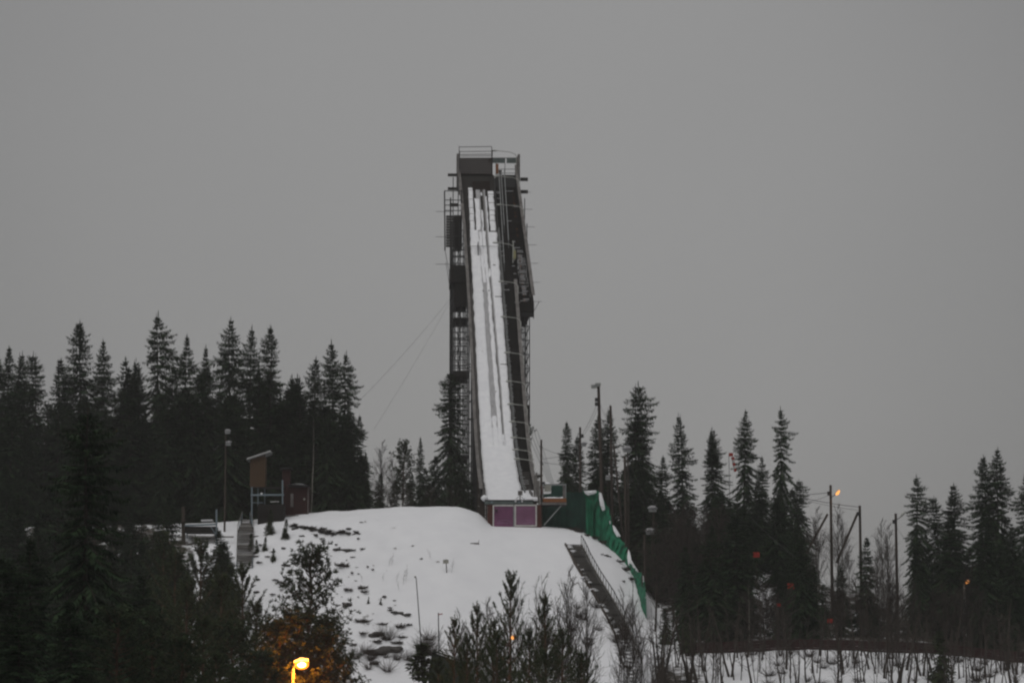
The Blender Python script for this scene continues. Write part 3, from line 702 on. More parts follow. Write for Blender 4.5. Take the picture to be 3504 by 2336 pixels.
# ------------------------------------------------------------------ stairs on the landing hill
st = thing('hill_stairs', 'grey wooden stairs with handrail climbing the right of the snow slope', 'stairs', P(2050, 2050, 333))
cl_ = [(1961, 1864), (1990, 1922), (2026, 1985), (2071, 2053), (2106, 2120), (2138, 2187), (2188, 2290)]
CP = []
for px, py in cl_:
    Y = 305.0
    while Y < 351 and P(px, py, Y).z > ground_z(P(px, py, Y).x, Y) + .1: Y += .1
    CP.append(P(px, py, Y))
def stair_pt(t):
    k = min(int(t * (len(CP) - 1)), len(CP) - 2); return CP[k].lerp(CP[k+1], t * (len(CP) - 1) - k)
L_ = sum((CP[i+1] - CP[i]).length for i in range(len(CP) - 1))
def on_ground(v, dz=.0): return Vector((v.x, v.y, ground_z(v.x, v.y) + dz))
nst = 88
pts_c = [on_ground(stair_pt(i / nst), .12) for i in range(nst + 1)]
# lateral direction: level, across the run
W = 1.75
for i in range(nst):
    a = pts_c[i]; d = (pts_c[min(i+1, nst)] - pts_c[max(i-1, 0)]); lat = Vector((-d.y, d.x, 0)).normalized()
    if lat.x < 0: lat = -lat
    o = wmember('tread', a - lat * W * .5, a + lat * W * .5, .34, .07, 'grey_wood' if i % 11 else 'dark_wood', st)
for sgn, nm, dz, w in ((-.56, 'stringer', .08, .16), (.56, 'stringer', .02, .12)):
    for i in range(0, nst, 8):
        j = min(i + 8, nst); d = pts_c[j] - pts_c[i]; lat = Vector((-d.y, d.x, 0)).normalized()
        if lat.x < 0: lat = -lat
        wmember(nm, pts_c[i] + lat * W * sgn + Vector((0, 0, dz)), pts_c[j] + lat * W * sgn + Vector((0, 0, dz)), w, .3, 'pole_wood' if sgn < 0 else 'grey_wood', st)
prev = None
for i in range(0, nst + 1, 3):
    d = pts_c[min(i+1, nst)] - pts_c[max(i-1, 0)]; lat = Vector((-d.y, d.x, 0)).normalized()
    if lat.x < 0: lat = -lat
    b_ = pts_c[i] + lat * W * .58; wmember('rail_post', b_ - Vector((0, 0, .3)), b_ + Vector((0, 0, 1.15)), .07, .07, 'steel_dark', st)
    if prev: wmember('handrail', prev + Vector((0, 0, 1.15)), b_ + Vector((0, 0, 1.15)), .07, .09, 'steel_dark', st)
    prev = b_
sm = MB()
for i in range(0, nst, 1):
    if rnd() < .32:
        d = pts_c[min(i+1, nst)] - pts_c[max(i-1, 0)]; lat = Vector((-d.y, d.x, 0)).normalized(); lat = lat if lat.x > 0 else -lat
        c = pts_c[i] - lat * W * ru(.3, .5) + Vector((0, -.05, .06)); sm.ball(c, ru(.15, .42), 6, 4, (1.2, 1, .35), .15)
wpart('snow_on_treads', sm, 'snow', st, smooth_=True, kind='stuff')

# ------------------------------------------------------------------ left side: judges' tower, hut, stairs, lamp, platform
jt = thing('judges_cabin', 'brown plank cabin with tilted roof on pale blue steel stilts left of slope', 'cabin', P(900, 1800, 346))
Yj = 346.0
for k in range(8): wpart('board', pbox(855 + k * 6.6, 861.2 + k * 6.6, 1567 - k * 2.2, 1665, Yj, .06), 'cabin_wood', jt)
wpart('wall', pbox(856, 907, 1562, 1665, Yj + .07, 2.4), 'cabin_wood', jt)
mb = MB(); a = P(845, 1571, Yj); c = P(926, 1544, Yj)
mb.face((a + Vector((0, -.4, 0)), c + Vector((0, -.4, 0)), c + Vector((0, 3, 0)), a + Vector((0, 3, 0)))); mb.face(reversed((a + Vector((0, -.4, -.12)), c + Vector((0, -.4, -.12)), c + Vector((0, 3, -.12)), a + Vector((0, 3, -.12)))))
mb.face((a + Vector((0, -.4, -.12)), c + Vector((0, -.4, -.12)), c + Vector((0, -.4, 0)), a + Vector((0, -.4, 0)))); wpart('roof', mb, 'steel_grey', jt)
mb = MB(); mb.bar(a + Vector((0, .8, .05)), c + Vector((0, .8, .05)), 2.4, .10); wpart('roof_snow', mb, 'dirty_snow', jt)
wpart('floor', pbox(858, 972, 1663, 1667, Yj + .1, 2.5), 'dark_wood', jt)
for px, y0, y1, Y in ((862, 1665, 1815, Yj), (967, 1642, 1722, Yj), (883, 1668, 1730, Yj + 1), (862, 1665, 1815, Yj + 2.4), (967, 1665, 1815, Yj + 2.4), (906, 1664, 1815, Yj + 2.4)):
    wmember('stilt', P(px, y1, Y), P(px, y0, Y), .20 if Y == Yj else .14, .16, 'blue_steel', jt)
wmember('cross_beam', P(858, 1693, Yj - .1), P(972, 1692, Yj - .1), .14, .22, 'blue_steel', jt)
wmember('cross_beam', P(864, 1719, Yj + .4), P(900, 1719, Yj + .4), .08, .10, 'blue_steel', jt)
wmember('shelf', P(925, 1716, Yj + .2), P(955, 1715, Yj + .2), .3, .08, 'dirty_snow', jt)
wpart('base_wall', pbox(881, 972, 1726, 1822, Yj + .3, 2.4), 'plate_black', jt)
for k in range(6): wmember('base_board', P(882, 1730 + k * 13, Yj + .22), P(972, 1730 + k * 13, Yj + .22), .06, .40, 'dark_wood', jt)
wmember('brace', P(885, 1725, Yj + .12), P(968, 1808, Yj + .12), .10, .10, 'dark_wood', jt)
mb = MB(); mb.ball(P(895, 1689, Yj - .1), .16, 6, 4); wpart('snow_lump', mb, 'snow', jt)

ht = thing('red_hut', 'small dark red hut with snow on its roof beside judges cabin', 'hut', P(1022, 1760, 350))
wpart('wall', pbox(990, 1056, 1666, 1775, 350, 3), 'hut_red', ht)
for k in range(9): wpart('board', pbox(990 + k * 7.3, 996.6 + k * 7.3, 1672, 1775, 349.95, .045), 'hut_red', ht)
mb = MB(); a = P(984, 1659, 350); c = P(1058, 1664, 350); mb.bar(a + Vector((0, 1.3, 0)), c + Vector((0, 1.3, 0)), 3.6, .12); wpart('roof', mb, 'steel_dark', ht)
mb = MB(); rows = []
for i in range(6):
    f = i / 5; rows.append([lerp(a, c, j / 8) + Vector((0, -.4 + f * 3.2, .07 + .22 * math.sin(math.pi * min(1, max(0, (j - 1) / 7))) * (1 if 0 < i < 5 else .6))) for j in range(9)])
mb.grid(rows); wpart('roof_snow', mb, 'snow', ht, smooth_=True)
wpart('door', pbox(994, 1004, 1688, 1733, 349.9, .04), 'rail_grey', ht)
wpart('corner_board', pbox(1052, 1056, 1668, 1770, 349.9, .045), 'rail_grey', ht)
mb = MB(); mb.ball(P(1041, 1707, 349.9), .14, 8, 5); wpart('wall_lamp', mb, 'box_grey', ht)
wpart('door_step', pbox(975, 1022, 1762, 1773, 348.6, 1.2), 'grey_wood', ht)
rb = thing('red_shed', 'narrow dark red shed half hidden in the trees behind the red hut', 'shed', P(977, 1700, 352.5))
wpart('wall', pbox(964, 992, 1606, 1790, 352.5, 2), 'hut_red', rb)
mb = MB(); mb.bar(P(958, 1605, 353.4), P(1000, 1603, 353.4), 2.6, .14); wpart('roof', mb, 'steel_dark', rb)

ls = thing('service_stairs', 'steep grey wooden stairs rising beside the judges cabin at left', 'stairs', P(835, 1900, 343))
for k in range(46):
    t_ = k / 45; py = lerp(1778, 2015, t_); Y = lerp(347.5, 333.5, t_); w = lerp(12, 26, min(1, t_ * 3)); cx = lerp(842, 836, t_)
    a = P(cx - w, py, Y); c = P(cx + w, py, Y); gz = max(ground_z(a.x, Y), ground_z(c.x, Y)) + .25
    zz = max(a.z, gz) if True else a.z
    wmember('tread', (a.x, Y, zz), (c.x, Y, zz), .30, .07, 'grey_wood' if k % 9 else 'dirty_snow', ls)
for sx in (-1, 1):
    pr = None
    for k in range(0, 46, 5):
        t_ = k / 45; py = lerp(1778, 2015, t_); Y = lerp(347.5, 333.5, t_); w = lerp(12, 26, min(1, t_ * 3)) + 1.5; cx = lerp(842, 836, t_)
        a = P(cx + sx * w, py, Y); zz = max(a.z, ground_z(a.x, Y) + .25); q = Vector((a.x, Y, zz))
        wmember('rail_post', q - Vector((0, 0, .5)), q + Vector((0, 0, 1.0)), .07, .07, 'blue_steel', ls)
        if pr:
            wmember('handrail', pr + Vector((0, 0, 1.0)), q + Vector((0, 0, 1.0)), .06, .08, 'grey_wood', ls)
            wmember('stringer', pr - Vector((0, 0, .1)), q - Vector((0, 0, .1)), .08, .28, 'dark_wood', ls)
        pr = q

lp = thing('coach_platform', 'pale blue steel viewing platform among the trees at left', 'platform', P(690, 1900, 340))
Yp = 340.0
wmember('deck_beam', P(632, 1797, Yp), P(742, 1793, Yp), .16, .22, 'blue_steel', lp)
wpart('deck', pbox(634, 740, 1800, 1822, Yp + .1, 2.4), 'dark_wood', lp)
for px, y0, y1, Y in ((741, 1745, 1975, Yp), (736, 1800, 1975, Yp + 2), (640, 1800, 1975, Yp + 2)): wmember('stilt', P(px, y1, Y), P(px, y0, Y), .20, .16, 'blue_steel', lp)
wmember('rail_post', P(741, 1793, Yp - .1), P(741, 1742, Yp - .1), .26, .2, 'blue_steel', lp)
for y in (1836, 1848, 1873, 1905): wmember('cross_beam', P(655, y, Yp + .3), P(800 if y in (1836, 1873) else 738, y, Yp + .3), .12, .16, 'grey_wood', lp)
wmember('cross_beam', P(744, 1873, Yp), P(798, 1872, Yp), .3, .12, 'dirty_snow', lp)
mb = MB(); mb.bar(P(690, 1781, Yp + 1), P(728, 1780, Yp + 1), 1.2, .18); wpart('snow_patch', mb, 'snow', lp)
wmember('brace', P(741, 1830, Yp), P(720, 1800, Yp), .1, .1, 'blue_steel', lp)
tp = thing('timber_post', 'thick dark timber post at the left corner of the blue platform', 'post', P(629, 1915, 340.5))
mb = MB(); mb.tube([P(629, 1930, 340.5), P(627, 1735, 340.5)], [.26, .22], 8); wpart('shaft', mb, 'pole_wood', tp); mb = MB(); mb.ball(P(627, 1734, 340.5), .24, 8, 4, (1, 1, .3)); wpart('cap', mb, 'pole_wood', tp)

def wood_pole(name, label, cat, top, bot_py, Y, r=.16, lean=0, group=None, heads=(), m='pole_wood'):
    a = P(top[0], top[1], Y); zb = min(ground_z(a.x, Y), ground_z(a.x + lean, Y)) - .4
    base = Vector((a.x + lean, Y, zb)); root = thing(name, label, cat, base, group)
    mb = MB(); mb.tube([base, base.lerp(a, .5), a], [r * 1.15, r, r * .85], 8); wpart('shaft', mb, m, root)
    for kind, dx, dy in heads:      # offsets in photo pixels from the top of the pole
        c = P(top[0] + dx, top[1] + dy, Y - .25)
        hb = MB()
        if kind == 'flood':
            hb.box(c + Vector((-.36, -.2, -.22)), c + Vector((.36, .2, .22))); h = wpart('floodlight', hb, 'lamp_paint', root)
            s2 = MB(); s2.box(c + Vector((-.30, -.21, -.17)), c + Vector((.30, -.203, .17))); wpart('lens', s2, 'steel_grey', root, parent=h)
        elif kind == 'cap':
            hb.ball(c + Vector((-.05, 0, .12)), .60, 11, 7, (1.05, .8, .5), .13); h = wpart('snow_cap', hb, 'lamp_snow', root, smooth_=True)
            s2 = MB(); s2.box(c + Vector((-.5, -.3, -.34)), c + Vector((.42, .3, .02))); wpart('lamp_head', s2, 'steel_grey', root)
        elif kind == 'smallcap':
            hb.ball(c + Vector((.03, 0, .05)), .34, 9, 6, (1.1, .8, .55), .18); wpart('snow_cap', hb, 'lamp_snow', root, smooth_=True)
            s2 = MB(); s2.box(c + Vector((-.3, -.2, -.35)), c + Vector((.3, .2, -.05))); wpart('lamp_head', s2, 'steel_grey', root)
        elif kind == 'arm':
            hb.bar(Vector((a.x, Y, c.z)), c, .09, .09); wpart('arm', hb, 'steel_dark', root)
        elif kind == 'block':
            hb.box(c + Vector((-.2, -.15, -.22)), c + Vector((.2, .15, .22))); wpart('fuse_box', hb, 'steel_dark', root)
        if kind in ('flood', 'cap', 'smallcap') and abs(dx) > 3:
            br = MB(); br.bar(Vector((a.x, Y, c.z - .1)), c + Vector((0, .2, -.1)), .07, .07); wpart('bracket', br, 'steel_dark', root)
    return root
wood_pole('lamp_post', 'slim dark post with two snow capped floodlights left of brown cabin', 'lamp post', (773, 1478), 1872, 344, .11, heads=(('smallcap', 6, -4), ('smallcap', 8, 36), ('arm', -5, 40)))
RG = 'wooden poles right of the ski jump'
wood_pole('floodlight_pole', 'tall wooden pole with two floodlights on top beside the green net', 'pole', (2048, 1322), 1760, 354, .21, .5, RG, (('flood', -16, 0), ('flood', -2, -6), ('block', -7, 45), ('block', -7, 60)))
wood_pole('wooden_pole', 'bare wooden pole just right of the floodlight pole', 'pole', (2089, 1387), 1800, 356, .17, .2, RG, (('block', -4, 90),))
wood_pole('wooden_pole', 'wooden pole with short arms left of the floodlight pole, before spruces', 'pole', (1985, 1461), 1720, 357, .16, .0, RG, (('arm', -8, 22), ('arm', 14, 32), ('smallcap', 13, 56), ('block', 6, 30)))
wood_pole('wooden_pole', 'wooden pole rising from the back of the orange platform', 'pole', (1852, 1504), 1728, 350.5, .14, .0, RG, (('arm', 8, 84), ('arm', -6, 22), ('block', 7, 150)))
wood_pole('lamp_post', 'thin pole with snowy round lamp in front of the largest right spruce', 'lamp post', (2148, 1545), 1880, 352, .10, .1, RG, (('cap', -1, -8),))
wood_pole('lamp_post', 'thin pole with small snow capped lamp behind top of green sheeting', 'lamp post', (2080, 1632), 1760, 353.5, .05, .0, RG, (('smallcap', 0, 0),))
wood_pole('lamp_post', 'dark pole with upper snow domed lamp right of green sheeting', 'lamp post', (2236, 1745), 2120, 345, .14, .1, RG, (('cap', -2, -4),))
wood_pole('lamp_post', 'pole with lower snow domed lamp and pale collar right of green sheeting', 'lamp post', (2232, 1818), 2140, 342, .13, .0, RG, (('cap', -6, 0),))
wood_pole('slanted_strut', 'slanting wooden strut pole leaning against the poles by the net', 'pole', (2100, 1520), 1640, 355, .13, 1.5, RG)
wood_pole('wooden_pole', 'dark pole standing behind middle of the green sheeting', 'pole', (2138, 1560), 1960, 350, .17, .1, RG)
wood_pole('wooden_pole', 'dark pole beside lower end of the green sheeting', 'pole', (2205, 1830), 2160, 340, .17, .1, RG)
UG = 'utility poles on the right'
def utility(px, py, Y, strut, label, lampkind):
    root = wood_pole('utility_pole', label, 'pole', (px, py), 2060, Y, .17, 0, UG, (('block', -5, 28),))
    if strut:
        wmember('strut', P(strut[0], strut[1], Y), P(strut[2], strut[3], Y), .26, .26, 'pole_wood', root)
    if lampkind:
        dx, dy = (24, 26) if lampkind == 'lit' else (24, 6)
        a = P(px, py + dy + 18, Y - .2); c = P(px + dx - 8, py + dy + 6, Y - .2); e = P(px + dx + 6, py + dy - 8, Y - .2)
        mb = MB(); mb.tube([a, c], .05, 6); wpart('arm', mb, 'steel_dark', root)
        mb = MB(); mb.tube([c, c.lerp(e, .5) + Vector((0, 0, .06)), e + Vector((0, 0, .04))], [.08, .16, .12], 8); h = wpart('lamp_head', mb, 'lamp_paint', root)
        if lampkind == 'lit':
            mb = MB(); mb.tube([c + Vector((.06, -.12, -.05)), c.lerp(e, .5) + Vector((.05, -.16, -.08)), e + Vector((0, -.1, -.02))], [.10, .17, .10], 8); wpart('glowing_lens', mb, 'lamp_glow_far', root, parent=h)
            ld = bpy.data.lights.new('lamp_light', 'POINT'); ld.energy = 25; ld.color = (1, .45, .12); ld.shadow_soft_size = .15
            lo_ = bpy.data.objects.new('lamp_light', ld); COL.objects.link(lo_); lo_.parent = root; lo_.location = c - root.location + Vector((.3, -.7, -.5))
    return root
utility(2842, 1659, 335, (2832, 1758, 2752, 1905), 'tallest utility pole at right with a lit orange lamp', 'lit')
utility(2942, 1729, 333, (2934, 1756, 2862, 1925), 'utility pole with long diagonal strut right of the lit lamp pole', None)
utility(3065, 1756, 331, None, 'utility pole with an unlit lamp beside the far right spruces', 'off')

def cable(p, q, sag, label, r=.022, group='overhead cables'):
    p = Vector(p); q = Vector(q); mb = MB()
    mb.tube([p.lerp(q, i / 10) - Vector((0, 0, sag * 4 * (i / 10) * (1 - i / 10))) for i in range(11)], r, 4)
    base = p; o = link('cable', mb.mesh('cable', 'cable', base), None); o.location = base
    tag(o, label, 'cable', group); return o
cable(P(1541, 1022, 430), P(1216, 1385, 392), .4, 'outer guy wire from ski jump tower down to the left forest', .02)
cable(P(1541, 1030, 430), P(1278, 1470, 396), .3, 'inner guy wire from ski jump tower steeply down to the left', .015)
cable(P(2842, 1684, 335), P(2700, 1694, 338), .05, 'upper cable from lit lamp pole to the spruces', .03)
cable(P(2700, 1692, 338), P(2942, 1734, 333), .15, 'long cable crossing behind the lit lamp pole', .03)
cable(P(2842, 1692, 335), P(2740, 1725, 337), .05, 'lower slack cable from lit lamp pole to the spruces', .018)
cable(P(2942, 1745, 333), P(2760, 1712, 338), .12, 'thin lower cable between the two strutted poles and spruces', .018)
cable(P(2942, 1900, 333), P(3065, 1915, 331), .1, 'low cable between the last two utility poles', .03)
cable(P(3066, 1800, 331), P(3180, 1960, 326), .1, 'stay wire slanting right from the last utility pole', .02)
cable(P(2046, 1375, 354), P(1992, 1484, 357), .25, 'outer wire between floodlight pole and short armed pole', .025)
cable(P(2050, 1385, 354), P(1996, 1490, 357), .25, 'inner wire between floodlight pole and short armed pole', .02)
cable(P(2053, 1380, 354), P(2086, 1450, 356), .2, 'wire from floodlight pole to the bare pole', .02)
cable(P(1852, 1528, 350.5), P(1985, 1545, 357), .6, 'top sagging wire from platform pole to spruces', .018)
cable(P(1852, 1570, 350.5), P(1985, 1545, 357), .1, 'middle wire from platform pole to short armed pole', .022)
cable(P(1852, 1580, 350.5), P(1985, 1585, 357), .2, 'lowest wire from platform pole to short armed pole', .022)
cable(P(1925, 1615, 352), P(2070, 1740, 350), .3, 'wire crossing in front of top of the green net', .022)
cable(P(2098, 1490, 356), P(2230, 1780, 345), .4, 'left one of two wires falling past the round lamp', .022)
cable(P(2105, 1480, 356), P(2236, 1750, 345), .3, 'right one of two wires falling past the round lamp', .022)
cable(P(2150, 1590, 352), P(2150, 1800, 352), .0, 'straight wire hanging under the round lamp', .018)
cable(P(2575, 1775, 338), P(2740, 1920, 320), .2, 'pale rope of the lift slanting through dark trees', .03)

# ------------------------------------------------------------------ small things
ws_ = thing('wind_sock', 'red and white striped wind sock on a mast between right spruces', 'wind sock', (P(2498, 1560, 352).x, 352, ground_z(P(2498, 1560, 352).x, 352)))
mb = MB(); mb.tube([ws_.location, P(2494, 1552, 352)], .035, 6); wpart('mast', mb, 'steel_dark', ws_)
mb = MB(); a = P(2494, 1549, 351.9); mb.box(a + Vector((0, -.03, -.42)), a + Vector((.52, .03, 0))); wpart('flag', mb, 'sign_red', ws_)
for k in range(5):
    a = P(2507 + k * 1.8, 1563 + k * 10, 351.9); c = P(2508.8 + k * 1.8, 1573 + k * 10, 351.9); mb = MB(); mb.tube([a, c], [.20 - k * .01, .19 - k * .01], 8); wpart('sock_band', mb, 'sign_red' if k % 2 == 0 else 'white_paint', ws_)
def red_board(px, py, Y, w, label):
    c = P(px, py, Y); gz = ground_z(c.x, Y); root = thing('red_marker', label, 'marker board', (c.x, Y, gz), 'red marker boards on the right hillside')
    mb = MB(); mb.box(c + Vector((-w, -.03, -w * .8)), c + Vector((w, .03, w * .8))); wpart('board', mb, 'sign_red', root)
    wmember('stake', (c.x, Y + .06, gz - .2), c + Vector((0, .06, .2)), .06, .06, 'pole_wood', root)
red_board(2588, 1897, 312, .36, 'bright red marker board, uppermost of those in the right thicket')
red_board(2706, 2004, 310, .38, 'red marker board in the dark thicket, right and below the uppermost one')
red_board(2840, 2123, 306, .28, 'small faint red marker board lowest down, near the red barrier')
red_board(2664, 2069, 309, .22, 'dim red marker board left of and below the middle one')
# sign, thin pole, plank on the landing slope
sg = thing('slope_sign', 'small sign plate on a short stake in the middle of the snow slope', 'sign', on_ground(P(1529, 1985, 331)))
b0 = sg.location; mb = MB(); mb.tube([b0 - Vector((0, 0, .3)), b0 + Vector((-.1, 0, 1.55))], .06, 6); wpart('stake', mb, 'pole_wood', sg)
mb = MB(); mb.box(b0 + Vector((-.45, -.08, 1.05)), b0 + Vector((.2, -.04, 1.5))); wpart('plate', mb, 'box_grey', sg)
tpole = thing('thin_pole', 'tall thin leaning pole with a small head on the lower snow slope', 'pole', P(1441, 2200, 300))
mb = MB(); mb.tube([P(1441, 2200, 300), P(1424, 1975, 300)], [.07, .05], 6); wpart('shaft', mb, 'steel_dark', tpole)
mb = MB(); mb.box(P(1418, 1976, 300), P(1424, 1970, 300) + Vector((0, .12, 0))); wpart('head', mb, 'grey_wood', tpole)
rp = thing('red_stake', 'dark stake with a small red crossbar among the birch saplings', 'stake', P(1500, 2220, 295))
mb = MB(); mb.tube([P(1502, 2230, 295), P(1500, 2095, 295)], .06, 6); wpart('shaft', mb, 'steel_dark', rp)
mb = MB(); mb.bar(P(1500, 2101, 294.9), P(1515, 2099, 294.9), .06, .1); wpart('crossbar', mb, 'sign_red', rp)
pk = thing('plank', 'short plank lying on the snow right of the slope sign', 'plank', on_ground(P(1624, 1918, 337.5), .05))
b0 = pk.location; mb = MB(); mb.bar(b0 + Vector((-.52, 0, .02)), b0 + Vector((.52, .1, .06)), .2, .1); wpart('board', mb, 'grey_wood', pk)
mb = MB(); mb.bar(b0 + Vector((.46, .05, .05)), b0 + Vector((.5, .05, .45)), .05); wpart('peg', mb, 'pole_wood', pk)

# red barrier at lower right: boards on posts
br = thing('red_barrier', 'long low dark red board barrier crossing the woods at lower right', 'barrier', (P(2900, 2235, 300.5).x, 300.5, ground_z(P(2900, 2235, 300.5).x, 300.5)))
x = P(2375, 2235, 300.5).x; xe = P(3640, 2235, 300.5).x
while x < xe:
    z0 = ground_z(x, 300.5, False) - .05; z1 = ground_z(x + 1.5, 300.5, False) - .05
    for k in range(4): wmember('board', (x + .02, 300.5, z0 + .16 + k * .29), (x + 1.48, 300.5, z1 + .16 + k * .29), .05, .272, 'barrier_red', br)
    wmember('post', (x, 300.6, z0 - .4), (x, 300.6, z0 + 1.25), .1, .1, 'dark_wood', br); x += 1.5
# dark roofed shed, bottom centre
sh = thing('dark_shed', 'dark mossy roofed shed showing behind the young pines at bottom centre', 'shed', (P(1530, 2300, 262).x, 262, ground_z(P(1530, 2300, 262).x, 262)))
a = P(1480, 2222, 262); c = P(1600, 2264, 262)
mb = MB(); mb.face((a, c, c + Vector((0, 5, 0)), a + Vector((0, 5, 0)))); mb.face((a - Vector((0, 0, .15)), a, a + Vector((0, 5, 0)), a + Vector((0, 5, -.15)))); mb.face((c - Vector((0, 0, .15)), a - Vector((0, 0, .15)), a, c)[::-1])
e = P(1466, 2300, 262); mb.face((e, a, a + Vector((0, 5, 0)), e + Vector((0, 5, 0)))); wpart('roof', mb, 'roof_green', sh)
mb = MB(); z0 = sh.location.z; mb.face(((e.x, 262.2, z0), (c.x, 262.2, z0), (c.x, 262.2, c.z - .2), (a.x, 262.2, a.z - .2), (e.x, 262.2, e.z - .2))); mb.face(((c.x, 262.2, z0), (c.x, 266.8, z0), (c.x, 266.8, c.z - .2), (c.x, 262.2, c.z - .2))); mb.face(((e.x, 262.2, z0), (e.x, 262.2, e.z - .2), (e.x, 266.8, e.z - .2), (e.x, 266.8, z0)))
wpart('wall', mb, 'roof_green', sh)

# lit street lamps
def street_lamp(px, py, Y, label, power, mglow, sc=1.0):
    c = P(px, py, Y); gz = ground_z(c.x, Y); root = thing('street_lamp', label, 'street lamp', (c.x - .55 * sc, Y, gz), 'lit orange street lamps')
    b0 = root.location.copy(); top = Vector((b0.x, Y, c.z - .35 * sc))
    for dx in (-.09, .09):
        for dy in (-.09, .09): wmember('leg', b0 + Vector((dx, dy, -.3)), top + Vector((dx * .7, dy * .7, 0)), .035, .035, 'lamp_paint', root)
    n = int((top.z - b0.z) / .35)
    for k in range(n):
        z = lerp(b0.z, top.z, k / n); s_ = 1 if k % 2 else -1
        wmember('lacing', (b0.x - .08 * s_, Y - .09, z), (b0.x + .08 * s_, Y - .09, z + .35), .022, .022, 'lamp_paint', root)
    mb = MB(); mb.tube([top, top + Vector((.1 * sc, 0, .25 * sc)), c + Vector((-.25 * sc, 0, .05))], .05, 6); wpart('arm', mb, 'lamp_paint', root)
    mb = MB(); mb.tube([c + Vector((-.5, 0, .18)) * sc, c + Vector((0, 0, .30)) * sc, c + Vector((.48, 0, .30)) * sc], [.10 * sc, .20 * sc, .10 * sc], 8); h = wpart('lamp_head', mb, 'lamp_paint', root)
    mb = MB(); mb.ball(c, .42 * sc, 12, 8, (1.15, .6, .8)); wpart('glowing_lens', mb, mglow, root, smooth_=True)  # near lamp: the orange bowl paints in the glow around its bright core
    if mglow == 'lamp_glow':
        mb = MB(); mb.ball(c + Vector((.02, -.24, -.02)) * sc, .24 * sc, 10, 7, (1.15, .5, .75)); wpart('bright_core', mb, 'lamp_core', root, smooth_=True)
    ld = bpy.data.lights.new('lamp_light', 'POINT'); ld.energy = power; ld.color = (1, .25, .015); ld.shadow_soft_size = .2
    o = bpy.data.objects.new('lamp_light', ld); COL.objects.link(o); o.parent = root; o.location = c - root.location + Vector((0, -.55, -.1))
street_lamp(1032, 2272, 218, 'bright glowing street lamp at the bottom left in front of the pines', 3600, 'lamp_glow', 1.15)
street_lamp(1757, 2180, 268, 'small orange street lamp glimmering through the young pines at bottom centre', 30, 'lamp_glow_far', .55)
street_lamp(3310, 1990, 322, 'small orange street lamp in the dark woods at far right', 12, 'lamp_glow_far', .62)
